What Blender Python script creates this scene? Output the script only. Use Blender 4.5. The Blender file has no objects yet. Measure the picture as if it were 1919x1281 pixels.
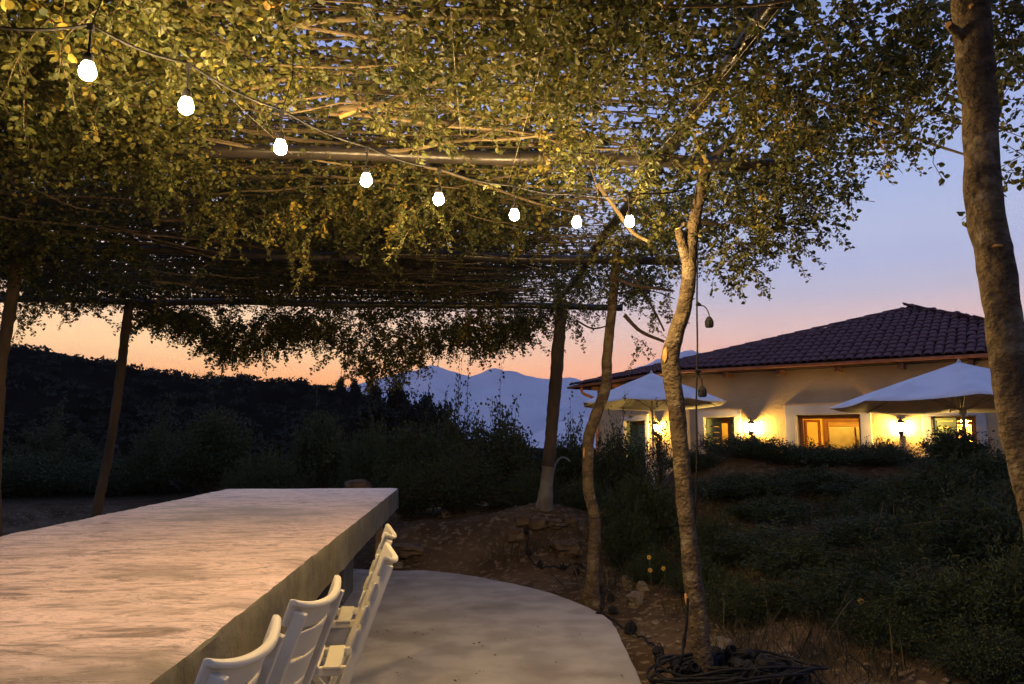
import bpy, math, random
import numpy as np
from mathutils import Vector, Matrix, noise

# ------------------------------------------------------------------ camera, sky, exposure
S = bpy.context.scene
COL = S.collection
F_PX, CX, CY, HORIZON = 1400.0, 959.5, 640.5, 826.0
CAM_Z = 1.28
PITCH = math.atan((HORIZON - CY) / F_PX)
YAW = math.atan(100.0 / F_PX)            # the table runs along +Y, the camera looks a little to the right of it

cam_data = bpy.data.cameras.new('camera')
cam_data.sensor_width = 36.0
cam_data.lens = F_PX / 1919.0 * 36.0
cam_data.clip_start = 0.05
cam_data.clip_end = 12000
cam = bpy.data.objects.new('camera', cam_data)
COL.objects.link(cam)
cam.location = (0, 0, CAM_Z)
cam.rotation_euler = (math.pi / 2 + PITCH, 0, -YAW)
S.camera = cam
S.view_settings.view_transform = 'Standard'
S.view_settings.look = 'None'
S.view_settings.exposure = 0.0
S.view_settings.gamma = 1.0
S.view_settings.use_curve_mapping = False
S.render.engine = 'CYCLES'
S.cycles.use_denoising = True
try:
    S.cycles.denoiser = 'OPENIMAGEDENOISE'
except Exception:
    pass
S.cycles.use_adaptive_sampling = True
S.cycles.adaptive_threshold = .03
S.cycles.max_bounces = 4
S.cycles.diffuse_bounces = 2
S.cycles.glossy_bounces = 2
S.cycles.transmission_bounces = 4
S.cycles.transparent_max_bounces = 6
S.cycles.volume_bounces = 0
S.cycles.sample_clamp_indirect = 4.0
S.cycles.sample_clamp_direct = 0.0
S.cycles.caustics_reflective = False
S.cycles.caustics_refractive = False

SKY_STRENGTH = 3.0
SUNSET_AZ = math.radians(-34)            # sun went down to the left of the frame
def lin(c):
    return tuple((v / 255 / 12.92) if v / 255 <= .04045 else ((v / 255 + .055) / 1.055) ** 2.4 for v in c)
world = bpy.data.worlds.new('World')
S.world = world
world.use_nodes = True
wt = world.node_tree
for n_ in list(wt.nodes):
    wt.nodes.remove(n_)
def wn(t, **k):
    n = wt.nodes.new(t)
    for a, b in k.items():
        setattr(n, a, b)
    return n
w_out = wn('ShaderNodeOutputWorld'); w_bg = wn('ShaderNodeBackground')
wt.links.new(w_bg.outputs[0], w_out.inputs[0])
w_bg.inputs[1].default_value = SKY_STRENGTH
w_tc = wn('ShaderNodeTexCoord'); w_sep = wn('ShaderNodeSeparateXYZ')
wt.links.new(w_tc.outputs['Generated'], w_sep.inputs[0])
def wmath(op, a, b=None):
    n = wn('ShaderNodeMath', operation=op)
    for i, v in enumerate((a, b)):
        if v is None: continue
        if isinstance(v, (int, float)): n.inputs[i].default_value = v
        else: wt.links.new(v, n.inputs[i])
    return n.outputs[0]
elev = wmath('DIVIDE', wmath('ARCSINE', w_sep.outputs[2]), math.pi / 2)      # 0 horizon .. 1 zenith
HAZE_DENSITY, HAZE_TOP = .00017, 530.0
def above_haze(deg, c):                  # the sky lies beyond the haze: what it must shine to look like c from down here
    path = min(4400.0, HAZE_TOP / math.sin(math.radians(max(deg, .5))))
    T = math.exp(-HAZE_DENSITY * path)
    return tuple(max(.004, (v - (1 - T) * g) / T) for v, g in zip(lin(c), (.05, .055, .15)))
def ramp(stops):
    r = wn('ShaderNodeValToRGB')
    el = r.color_ramp.elements
    while len(el) < len(stops): el.new(0.5)
    for e, (deg, c) in zip(el, stops):
        e.position = deg / 90.0
        e.color = tuple(v / 3 for v in above_haze(deg, c)) + (1,)
    wt.links.new(elev, r.inputs[0])
    return r.outputs[0]
west = ramp([(0, (240, 130, 74)), (4, (252, 166, 94)), (6.6, (252, 204, 145)), (9, (250, 208, 165)), (11, (240, 205, 180)), (14, (215, 195, 200)),
             (18, (190, 190, 215)), (25, (160, 170, 222)), (45, (130, 148, 210)), (90, (105, 125, 190))])
north = ramp([(0, (232, 132, 88)), (3, (240, 148, 104)), (5.6, (240, 172, 144)), (8, (214, 180, 176)), (10.4, (184, 178, 198)), (12.5, (173, 178, 212)),
              (15, (176, 184, 217)), (18, (166, 180, 221)), (25, (150, 168, 222)), (45, (120, 142, 210)), (90, (105, 125, 190))])
east = ramp([(0, (112, 112, 140)), (8, (138, 128, 155)), (16, (130, 136, 180)), (40, (112, 132, 195)), (90, (105, 125, 190))])
hx = wmath('MULTIPLY', w_sep.outputs[0], math.sin(SUNSET_AZ))
hy = wmath('MULTIPLY', w_sep.outputs[1], math.cos(SUNSET_AZ))
hl = wmath('SQRT', wmath('ADD', wmath('MULTIPLY', w_sep.outputs[0], w_sep.outputs[0]), wmath('ADD', wmath('MULTIPLY', w_sep.outputs[1], w_sep.outputs[1]), 1e-5)))
cosaz = wmath('DIVIDE', wmath('ADD', hx, hy), hl)
az = wmath('ARCCOSINE', cosaz)
def wmap(v, a, b):
    n = wn('ShaderNodeMapRange', interpolation_type='SMOOTHSTEP')
    wt.links.new(v, n.inputs[0]); n.inputs[1].default_value = a; n.inputs[2].default_value = b
    return n.outputs[0]
def wmix(f, a, b):
    n = wn('ShaderNodeMix', data_type='RGBA')
    wt.links.new(f, n.inputs[0]); wt.links.new(a, n.inputs[6]); wt.links.new(b, n.inputs[7])
    return n.outputs[2]
sky_c = wmix(wmap(az, math.radians(14), math.radians(58)), west, north)
sky_c = wmix(wmap(az, math.radians(62), math.radians(150)), sky_c, east)
wt.links.new(sky_c, w_bg.inputs[0])

# ------------------------------------------------------------------ helpers
RNG = np.random.default_rng(11)
random.seed(5)
CAMROT = cam.rotation_euler.to_matrix()
FWD = Vector((math.sin(YAW), math.cos(YAW), 0))
def ray(px, py):
    return CAMROT @ Vector(((px - CX) / F_PX, (CY - py) / F_PX, -1.0))
def PD(px, py, d):                      # point at distance d straight ahead of where the photographer stood
    r = ray(px, py)
    return Vector((0, 0, CAM_Z)) + r * (d / r.dot(FWD))
def PY(px, py, y):                      # point on the plane Y = y
    r = ray(px, py)
    return Vector((0, 0, CAM_Z)) + r * (y / r.y)
def PZ(px, py, z):
    r = ray(px, py)
    return Vector((0, 0, CAM_Z)) + r * ((z - CAM_Z) / r.z)
def sm(x, a, b):
    t = min(1, max(0, (x - a) / (b - a)))
    return t * t * (3 - 2 * t)
def fbm(v, o=4):
    return noise.fractal(Vector(v), 1.0, 2.0, o)

def tag(o, label=None, cat=None, group=None, kind=None):
    for k, v in (('label', label), ('category', cat), ('group', group), ('kind', kind)):
        if v: o[k] = v
    return o
def empty(name, loc=(0, 0, 0), rz=0):
    o = bpy.data.objects.new(name, None)
    COL.objects.link(o)
    o.location = loc; o.rotation_euler = (0, 0, rz)
    o.empty_display_size = .1
    return o
def link(name, me, parent=None, loc=None):
    o = bpy.data.objects.new(name, me)
    COL.objects.link(o)
    if parent: o.parent = parent
    if loc is not None: o.location = loc
    return o
def copy_tree(o, parent=None):
    c = o.copy(); COL.objects.link(c)
    c.parent = parent
    for ch in o.children: copy_tree(ch, c)
    return c

class MB:
    def __init__(s): s.v = []; s.f = []
    def add(s, vs, fs):
        b = len(s.v); s.v += [tuple(v) for v in vs]
        s.f += [tuple(i + b for i in f) for f in fs]
        return s
    def box(s, c, d, M=None):
        hx, hy, hz = d[0] / 2, d[1] / 2, d[2] / 2
        vs = [Vector((c[0] + sx * hx, c[1] + sy * hy, c[2] + sz * hz)) for sz in (-1, 1) for sy in (-1, 1) for sx in (-1, 1)]
        if M is not None: vs = [M @ v for v in vs]
        return s.add(vs, [(0, 2, 3, 1), (4, 5, 7, 6), (0, 1, 5, 4), (2, 6, 7, 3), (0, 4, 6, 2), (1, 3, 7, 5)])
    def tube(s, path, rad, sides=8, cap=True, rough=0.0, rs=9.0, flat=None):
        path = [Vector(p) for p in path]; n = len(path)
        if not hasattr(rad, '__len__'): rad = [rad] * n
        t0 = (path[1] - path[0]).normalized()
        a = t0.orthogonal().normalized()
        vs = []
        for i, p in enumerate(path):
            t = (path[min(i + 1, n - 1)] - path[max(i - 1, 0)]).normalized()
            a = (a - t * a.dot(t)).normalized(); b = t.cross(a)
            for k in range(sides):
                an = 2 * math.pi * k / sides
                d = a * math.cos(an) + b * math.sin(an)
                r = rad[i]
                if rough:
                    q = (p + d * r) * rs
                    r *= 1 + rough * noise.noise(q) + rough * .5 * noise.noise(q * 2.7)
                vs.append(p + d * r)
        fs = [(i * sides + k, i * sides + (k + 1) % sides, (i + 1) * sides + (k + 1) % sides, (i + 1) * sides + k) for i in range(n - 1) for k in range(sides)]
        if cap:
            fs.append(tuple(range(sides - 1, -1, -1))); fs.append(tuple((n - 1) * sides + k for k in range(sides)))
        return s.add(vs, fs)
    def lathe(s, prof, c=(0, 0, 0), sides=14, M=None):
        vs = []
        for r, z in prof:
            for k in range(sides):
                an = 2 * math.pi * k / sides
                v = Vector((c[0] + r * math.cos(an), c[1] + r * math.sin(an), c[2] + z))
                vs.append(M @ v if M is not None else v)
        n = len(prof)
        fs = [(i * sides + k, i * sides + (k + 1) % sides, (i + 1) * sides + (k + 1) % sides, (i + 1) * sides + k) for i in range(n - 1) for k in range(sides)]
        fs.append(tuple(range(sides - 1, -1, -1))); fs.append(tuple((n - 1) * sides + k for k in range(sides)))
        return s.add(vs, fs)
    def mesh(s, name, mat, off=None, smooth=False):
        me = bpy.data.meshes.new(name)
        vs = s.v
        if off is not None: vs = [(v[0] - off[0], v[1] - off[1], v[2] - off[2]) for v in vs]
        me.from_pydata(vs, [], s.f)
        if mat: me.materials.append(mat)
        if smooth:
            me.polygons.foreach_set('use_smooth', [True] * len(me.polygons))
            try: me.set_sharp_from_angle(angle=math.radians(42))
            except Exception: pass
        me.update()
        return me
    def build(s, name, mat, parent=None, smooth=False, world=True):
        off = parent.location if (parent is not None and world) else None
        if off is not None and parent.parent is not None: off = off + parent.parent.location
        return link(name, s.mesh(name, mat, off, smooth), parent)
def bevel(o, w, seg=2):
    m = o.modifiers.new('bevel', 'BEVEL'); m.width = w; m.segments = seg; m.limit_method = 'ANGLE'
    return o
def spline(pts, n):
    pts = [Vector(p) for p in pts]
    P = [2 * pts[0] - pts[1]] + pts + [2 * pts[-1] - pts[-2]]
    out = []
    m = len(pts) - 1
    for i in range(n + 1):
        t = i / n * m; k = min(int(t), m - 1); u = t - k
        a, b, c, d = P[k], P[k + 1], P[k + 2], P[k + 3]
        out.append(.5 * ((2 * b) + (c - a) * u + (2 * a - 5 * b + 4 * c - d) * u * u + (3 * b - a - 3 * c + d) * u ** 3))
    return out
def interp(vals, n):
    return list(np.interp(np.linspace(0, len(vals) - 1, n + 1), range(len(vals)), vals))

# ------------------------------------------------------------------ materials
def mat(name, c1, c2=None, scale=4.0, rough=.85, bump=0.0, bscale=30.0, stretch=None, c3=None, s3=1.0, spec=.3, metal=0.0, detail=6, lo=.35, hi=.65, bdist=.01, coat=0.0):
    m = bpy.data.materials.new(name); m.use_nodes = True
    nt = m.node_tree; b = nt.nodes['Principled BSDF']
    b.inputs['Roughness'].default_value = rough
    b.inputs['Specular IOR Level'].default_value = spec
    b.inputs['Metallic'].default_value = metal
    if coat:
        b.inputs['Coat Weight'].default_value = coat; b.inputs['Coat Roughness'].default_value = .25
    tc = nt.nodes.new('ShaderNodeTexCoord'); mp = nt.nodes.new('ShaderNodeMapping')
    nt.links.new(tc.outputs['Object'], mp.inputs[0])
    if stretch: mp.inputs['Scale'].default_value = stretch
    def nz(sc, d=detail):
        n = nt.nodes.new('ShaderNodeTexNoise'); n.inputs['Scale'].default_value = sc; n.inputs['Detail'].default_value = d
        nt.links.new(mp.outputs[0], n.inputs[0]); return n
    def mr(n, a, z):
        q = nt.nodes.new('ShaderNodeMapRange'); q.interpolation_type = 'SMOOTHSTEP'
        nt.links.new(n, q.inputs[0]); q.inputs[1].default_value = a; q.inputs[2].default_value = z; return q.outputs[0]
    if c2 is None: b.inputs['Base Color'].default_value = (*c1, 1)
    else:
        n = nz(scale); mx = nt.nodes.new('ShaderNodeMix'); mx.data_type = 'RGBA'
        nt.links.new(mr(n.outputs['Fac'], lo, hi), mx.inputs[0]); mx.inputs[6].default_value = (*c1, 1); mx.inputs[7].default_value = (*c2, 1)
        out = mx.outputs[2]
        if c3 is not None:
            n3 = nz(s3); m3 = nt.nodes.new('ShaderNodeMix'); m3.data_type = 'RGBA'
            nt.links.new(mr(n3.outputs['Fac'], .55, .7), m3.inputs[0]); nt.links.new(out, m3.inputs[6]); m3.inputs[7].default_value = (*c3, 1)
            out = m3.outputs[2]
        nt.links.new(out, b.inputs['Base Color'])
    if bump:
        n = nz(bscale, 8); bp = nt.nodes.new('ShaderNodeBump'); bp.inputs['Strength'].default_value = bump; bp.inputs['Distance'].default_value = bdist
        nt.links.new(n.outputs['Fac'], bp.inputs['Height']); nt.links.new(bp.outputs[0], b.inputs['Normal'])
    return m
def glow(name, col, strength):
    m = bpy.data.materials.new(name); m.use_nodes = True
    nt = m.node_tree
    for n in list(nt.nodes): nt.nodes.remove(n)
    o = nt.nodes.new('ShaderNodeOutputMaterial'); e = nt.nodes.new('ShaderNodeEmission')
    e.inputs[0].default_value = (*col, 1); e.inputs[1].default_value = strength
    nt.links.new(e.outputs[0], o.inputs[0])
    return m
def leafmat(name, stops, transl=.35, rough=.5):
    m = bpy.data.materials.new(name); m.use_nodes = True
    nt = m.node_tree; b = nt.nodes['Principled BSDF']; out = nt.nodes['Material Output']
    at = nt.nodes.new('ShaderNodeAttribute'); at.attribute_name = 'tint'
    r = nt.nodes.new('ShaderNodeValToRGB')
    el = r.color_ramp.elements
    while len(el) < len(stops): el.new(.5)
    for e, (p, c) in zip(el, stops): e.position = p; e.color = (*c, 1)
    nt.links.new(at.outputs['Fac'], r.inputs[0])
    nt.links.new(r.outputs[0], b.inputs['Base Color'])
    b.inputs['Roughness'].default_value = rough; b.inputs['Specular IOR Level'].default_value = .25
    t = nt.nodes.new('ShaderNodeBsdfTranslucent'); nt.links.new(r.outputs[0], t.inputs[0])
    mx = nt.nodes.new('ShaderNodeMixShader'); mx.inputs[0].default_value = transl
    nt.links.new(b.outputs[0], mx.inputs[1]); nt.links.new(t.outputs[0], mx.inputs[2]); nt.links.new(mx.outputs[0], out.inputs[0])
    return m

M = {}
M['bark'] = mat('bark', (.055, .038, .020), (.125, .090, .047), 13, .92, 1.0, 42, (1, 1, 1.25), (.19, .155, .10), 8, bdist=.03, detail=10)
M['bark_dark'] = mat('bark_dark', (.035, .026, .018), (.07, .05, .032), 8, .95, .9, 30, (1, 1, .4), bdist=.02)
M['whitewash'] = mat('whitewash', (.15, .135, .11), (.09, .075, .055), 6, .9, .5, 40)
M['cutwood'] = mat('cutwood', (.52, .30, .10), (.40, .20, .06), 14, .8, .3, 50)
M['twig'] = mat('twig', (.055, .040, .024), (.11, .082, .045), 3, .9)
M['branch'] = mat('branch', (.115, .085, .044), (.19, .145, .078), 7, .85, .5, 50)
M['beam'] = mat('beam', (.018, .015, .012), (.036, .03, .024), 5, .33, .12, 60, (.3, 1, 1), spec=.55)
M['wire'] = mat('wire', (.30, .28, .22), rough=.45)
M['black'] = mat('black', (.008, .008, .009), (.018, .018, .019), 30, .8, spec=.15)
M['bulb'] = glow('bulb_glow', (1.0, .66, .29), 1450)
M['leaf'] = leafmat('canopy_leaf', [(0, (.022, .034, .010)), (.35, (.082, .090, .026)), (.72, (.158, .150, .038)), (.86, (.21, .165, .032)), (.93, (.40, .33, .05)), (1, (.32, .22, .04))])
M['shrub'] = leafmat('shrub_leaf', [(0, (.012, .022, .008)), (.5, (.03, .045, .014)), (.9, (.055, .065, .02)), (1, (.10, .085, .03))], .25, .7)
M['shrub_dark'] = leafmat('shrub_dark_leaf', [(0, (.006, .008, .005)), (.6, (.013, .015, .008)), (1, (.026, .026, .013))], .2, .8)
M['grass_dry'] = leafmat('dry_stalk', [(0, (.022, .024, .010)), (.7, (.055, .045, .02)), (1, (.14, .105, .055))], .2, .8)
M['flower'] = mat('flower', (.36, .22, .025), rough=.7)
M['stone'] = mat('stone', (.10, .08, .055), (.19, .155, .11), 9, .95, 1.0, 26, bdist=.02)
M['soilstone'] = mat('soil_covered_stone', (.055, .036, .02), (.11, .078, .045), 8, .97, 1.0, 22, bdist=.02)
M['plastic'] = mat('white_plastic', (.66, .61, .44), (.59, .54, .39), 3, .4, .05, 120, spec=.4)
M['patio'] = mat('patio_concrete', (.25, .235, .20), (.345, .325, .285), 3.4, .78, .5, 60, None, (.20, .18, .15), 1.3, bdist=.006, detail=10)
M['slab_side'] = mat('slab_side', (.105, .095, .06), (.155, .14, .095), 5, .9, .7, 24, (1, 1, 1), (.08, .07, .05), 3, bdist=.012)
M['lumber'] = mat('lumber', (.26, .16, .075), (.35, .23, .11), 3, .8, .4, 30, (.4, .08, 4))
M['stucco'] = mat('stucco', (.52, .38, .20), (.46, .33, .165), 1.6, .95, .55, 22, bdist=.022)
M['trim'] = mat('white_trim', (.50, .47, .43), (.44, .41, .37), 3, .8, .2, 40)
M['tile'] = mat('roof_tile', (.055, .020, .020), (.10, .038, .034), 6, .9, .4, 60, None, (.04, .018, .018), 1.5)
M['roofdeck'] = mat('roof_deck', (.03, .012, .012), rough=.95)
M['copper'] = mat('copper_gutter', (.36, .15, .07), (.28, .11, .05), 8, .5, metal=.3)
M['woodframe'] = mat('window_wood', (.40, .17, .045), (.33, .13, .035), 12, .55)
M['darkwood'] = mat('dark_wood', (.16, .07, .03), rough=.6)
M['shutter'] = mat('green_shutter', (.16, .20, .11), (.13, .17, .09), 10, .7)
M['yellow_wall'] = mat('yellow_plaster', (.72, .55, .24), (.68, .5, .2), 2, .9)
M['canvas'] = mat('umbrella_canvas', (.62, .62, .62), (.55, .55, .55), 2.5, .9, .25, 14, bdist=.02)
M['pole'] = mat('umbrella_pole', (.42, .40, .36), rough=.5)
M['iron'] = mat('lamp_iron', (.04, .036, .03), rough=.6)
M['lamp_glass'] = glow('lamp_glow', (1.0, .60, .14), 1450)
M['room_glow'] = glow('room_lamp_glow', (1.0, .57, .09), 560)
M['steel'] = mat('fridge_steel', (.22, .19, .12), (.28, .25, .17), 4, .45)
M['hose'] = mat('pale_hose', (.16, .16, .16), rough=.6)

# table top: hand-trowelled cement, long streaks across the board, slightly polished
def slab_top_mat():
    m = bpy.data.materials.new('trowelled_cement'); m.use_nodes = True
    nt = m.node_tree; b = nt.nodes['Principled BSDF']
    tc = nt.nodes.new('ShaderNodeTexCoord')
    def nz(sc, st, d=8, r=.6, dist=0):
        mp = nt.nodes.new('ShaderNodeMapping'); mp.inputs['Scale'].default_value = st
        nt.links.new(tc.outputs['Object'], mp.inputs[0])
        n = nt.nodes.new('ShaderNodeTexNoise'); n.inputs['Scale'].default_value = sc; n.inputs['Detail'].default_value = d; n.inputs['Roughness'].default_value = r
        n.inputs['Distortion'].default_value = dist
        nt.links.new(mp.outputs[0], n.inputs[0]); return n.outputs['Fac']
    def mr(v, a, z):
        q = nt.nodes.new('ShaderNodeMapRange'); q.interpolation_type = 'SMOOTHSTEP'
        nt.links.new(v, q.inputs[0]); q.inputs[1].default_value = a; q.inputs[2].default_value = z; return q.outputs[0]
    def mix(f, a, c):
        x = nt.nodes.new('ShaderNodeMix'); x.data_type = 'RGBA'
        nt.links.new(f, x.inputs[0])
        for i, v in ((6, a), (7, c)):
            if isinstance(v, tuple): x.inputs[i].default_value = (*v, 1)
            else: nt.links.new(v, x.inputs[i])
        return x.outputs[2]
    streak = nz(3.2, (1, 2.5, 1), 12, .80, 1.8)
    big = nz(1.1, (1, 2.0, 1), 4, .5)
    fine = nz(30, (.6, 1.3, 1), 10, .8, .6)
    c = mix(mr(streak, .37, .55), (.15, .10, .072), (.74, .555, .505))
    c = mix(mr(big, .56, .90), c, (.42, .33, .285))
    lines = nz(5.5, (.8, 5.0, 1), 10, .8, 2.5)
    c = mix(mr(lines, .55, .60), c, (.10, .07, .05))
    c = mix(mr(nz(9, (.7, 2.2, 1), 9, .75, 1.2), .60, .72), c, (.62, .53, .47))
    c = mix(mr(fine, .56, .64), c, (.22, .16, .12))
    c = mix(mr(nz(.8, (1, 1.3, 1), 5, .6), .54, .68), c, (.17, .13, .09))
    nt.links.new(c, b.inputs['Base Color'])
    rg = nt.nodes.new('ShaderNodeMapRange'); nt.links.new(streak, rg.inputs[0])
    rg.inputs[1].default_value = .3; rg.inputs[2].default_value = .7; rg.inputs[3].default_value = .46; rg.inputs[4].default_value = .20
    nt.links.new(rg.outputs[0], b.inputs['Roughness'])
    b.inputs['Specular IOR Level'].default_value = .75
    b.inputs['Coat Weight'].default_value = .35; b.inputs['Coat Roughness'].default_value = .38
    b1 = nt.nodes.new('ShaderNodeBump'); b1.inputs['Strength'].default_value = .8; b1.inputs['Distance'].default_value = .010
    nt.links.new(streak, b1.inputs['Height'])
    b2 = nt.nodes.new('ShaderNodeBump'); b2.inputs['Strength'].default_value = .45; b2.inputs['Distance'].default_value = .004
    nt.links.new(fine, b2.inputs['Height']); nt.links.new(b1.outputs[0], b2.inputs['Normal']); nt.links.new(b2.outputs[0], b.inputs['Normal'])
    return m
M['slab_top'] = slab_top_mat()

def ground_mat():
    m = bpy.data.materials.new('earth'); m.use_nodes = True
    nt = m.node_tree; b = nt.nodes['Principled BSDF']; b.inputs['Roughness'].default_value = 1.0; b.inputs['Specular IOR Level'].default_value = 0.0
    tc = nt.nodes.new('ShaderNodeTexCoord')
    def nz(sc, d=8):
        n = nt.nodes.new('ShaderNodeTexNoise'); n.inputs['Scale'].default_value = sc; n.inputs['Detail'].default_value = d
        nt.links.new(tc.outputs['Object'], n.inputs[0]); return n.outputs['Fac']
    def mr(v, a, z):
        q = nt.nodes.new('ShaderNodeMapRange'); q.interpolation_type = 'SMOOTHSTEP'
        nt.links.new(v, q.inputs[0]); q.inputs[1].default_value = a; q.inputs[2].default_value = z; return q.outputs[0]
    def mix(f, a, c):
        x = nt.nodes.new('ShaderNodeMix'); x.data_type = 'RGBA'
        nt.links.new(f, x.inputs[0])
        for i, v in ((6, a), (7, c)):
            if isinstance(v, tuple): x.inputs[i].default_value = (*v, 1)
            else: nt.links.new(v, x.inputs[i])
        return x.outputs[2]
    c = mix(mr(nz(1.6), .35, .65), (.055, .036, .020), (.10, .07, .04))
    c = mix(mr(nz(14), .52, .66), c, (.155, .115, .07))
    c = mix(mr(nz(5), .58, .7), c, (.07, .05, .028))
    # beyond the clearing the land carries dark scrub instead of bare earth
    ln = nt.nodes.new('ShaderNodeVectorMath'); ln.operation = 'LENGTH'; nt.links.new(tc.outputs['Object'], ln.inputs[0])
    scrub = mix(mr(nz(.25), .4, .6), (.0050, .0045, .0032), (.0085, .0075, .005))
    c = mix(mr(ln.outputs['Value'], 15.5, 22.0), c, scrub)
    nt.links.new(c, b.inputs['Base Color'])
    bp = nt.nodes.new('ShaderNodeBump'); bp.inputs['Strength'].default_value = .9; bp.inputs['Distance'].default_value = .04
    nt.links.new(nz(11, 10), bp.inputs['Height']); nt.links.new(bp.outputs[0], b.inputs['Normal'])
    return m
M['earth'] = ground_mat()
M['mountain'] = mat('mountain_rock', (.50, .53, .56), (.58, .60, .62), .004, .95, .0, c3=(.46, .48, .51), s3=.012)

# ------------------------------------------------------------------ terrain
PROF = [(-700, 600), (-300, 606), (0, 637), (100, 646), (200, 664), (300, 684), (400, 695), (500, 709), (600, 722), (680, 738), (760, 762), (830, 786), (900, 812), (1000, 832), (1200, 845), (3000, 845)]
PA = [math.atan((p - CX) / F_PX) + YAW for p, _ in PROF]
PE = [(HORIZON - y) / F_PX * math.cos(math.atan((p - CX) / F_PX)) for p, y in PROF]
EDGE_PX = [(1212, 1300), (1190, 1250), (1170, 1210), (1152, 1172), (1128, 1150), (1090, 1132), (1040, 1113), (980, 1097), (900, 1081), (820, 1070), (740, 1063), (660, 1060), (560, 1060)]
EDGE = [PZ(x, y, 0) for x, y in EDGE_PX]
def patio_side(x, y):                   # >0 outside the patio's curved right and far edge
    best = 1e9; sgn = 1
    for a, b in zip(EDGE, EDGE[1:]):
        d = Vector((b.x - a.x, b.y - a.y)); q = Vector((x - a.x, y - a.y))
        t = max(0, min(1, q.dot(d) / d.dot(d))); r = q - d * t
        if r.length < best:
            best = r.length; sgn = 1 if (d.x * q.y - d.y * q.x) < 0 else -1
    return best * sgn
def ground(x, y):
    r = math.hypot(x, y); a = math.atan2(x, y)
    z = -.05
    if -8 < x < 12 and -1 < y < 16:
        out = patio_side(x, y) if y > 2.5 else x - 1.3
        n = fbm((x * .9, y * .9, 0)) * .07 + fbm((x * 3.1, y * 3.1, 4)) * .025
        e = sm(out, 0, .7)
        z += e * (.10 + n) * sm(x, -3.4, -2.2) + (1 - sm(x, -3.4, -2.2)) * n * .6
        z += .30 * sm(y, 7.3, 8.8) * sm(x, -2.2, .3) * (1 - sm(y, 11, 14)) * (1 - sm(x, 1.5, 2.6))                     # bank behind the patio
        z += .22 * math.exp(-((x - 1.0) ** 2 + (y - 8.7) ** 2) / .5)
        bank = sm(x, 1.7, 3.4) * sm(y, 3.2, 6.0)
        z += .38 * bank * (1 - sm(y, 10.5, 12))
        w = Vector((x, y, 0)) ; d = w.dot(FWD); lat = w.dot(Vector((FWD.y, -FWD.x, 0)))
        ridge = math.exp(-((d - 9.3) / 1.5) ** 2)
        crest = .72 * sm(lat, 1.2, 2.4) - .10 * sm(lat, 3.3, 5.2)
        z += ridge * (crest + .05 * fbm((x * 2.2, y * 2.2, 8)))
        z -= .16 * sm(d, 11, 12.5)
    el = np.interp(a, PA, PE)
    R = 95.0
    if el > 0:
        z += el * R * sm(r, 17, R) * (1.0 if r < R else max(0, 1 - (r - R) / 260)) + (fbm((x * .05, y * .05, 2)) * 1.1 * sm(r, 25, 60) * (1 - sm(r, 80, 95)) if r < 200 else 0)
    else:
        z += el * R * sm(r, 26, 120)
    z -= 30 * sm(r, 150, 1400) 
    return z
def hit(px, py):
    r = ray(px, py).normalized(); p = Vector((0, 0, CAM_Z)); t = .5
    while t < 140:
        q = p + r * t
        if q.z <= ground(q.x, q.y): break
        t += .02 + t * .002
    q = p + r * t
    return Vector((q.x, q.y, ground(q.x, q.y)))

def make_ground():
    rs = list(np.geomspace(.4, 26, 150)) + list(np.geomspace(27, 4200, 75))
    an = list(np.radians(np.concatenate([np.arange(-180, -62, 6.0), np.arange(-62, 62, .62), np.arange(62, 180, 6.0)])))
    vs = [(0, 0, ground(0, 0))]; fs = []
    for r in rs:
        for a in an:
            x, y = r * math.sin(a), r * math.cos(a)
            vs.append((x, y, ground(x, y)))
    n = len(an)
    for k in range(n): fs.append((0, 1 + (k + 1) % n, 1 + k))
    for i in range(len(rs) - 1):
        for k in range(n):
            a0 = 1 + i * n + k; a1 = 1 + i * n + (k + 1) % n
            fs.append((a0, a1, a1 + n, a0 + n))
    mb = MB(); mb.v = vs; mb.f = fs
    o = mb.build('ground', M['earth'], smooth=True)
    tag(o, 'bare brown earth with banks and the dark scrubby hillside', 'ground', kind='structure')
make_ground()

# patio: poured slab with a curved edge
def make_patio():
    e = spline([(p.x, p.y, 0) for p in EDGE], 160)
    poly = [(v.x + .006 * noise.noise(v * 9), v.y + .03 * noise.noise(v * 5 + Vector((3, 0, 0))) + .012 * noise.noise(v * 17), 0) for v in e]
    poly = [(1.12, -1.5, 0), (1.20, 1.5, 0)] + poly + [(-3.0, poly[-1][1], 0), (-3.0, -1.5, 0)]
    n = len(poly)
    mb = MB()
    mb.v = [(x, y, 0) for x, y, _ in poly] + [(x, y, -.14) for x, y, _ in poly]
    mb.f = [tuple(range(n))] + [(i, i + n, (i + 1) % n + n, (i + 1) % n) for i in range(n)]
    o = mb.build('patio', M['patio'])
    bevel(o, .008)
    tag(o, 'pale grey concrete patio slab with a curved outer edge', 'patio', kind='structure')
make_patio()

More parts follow.
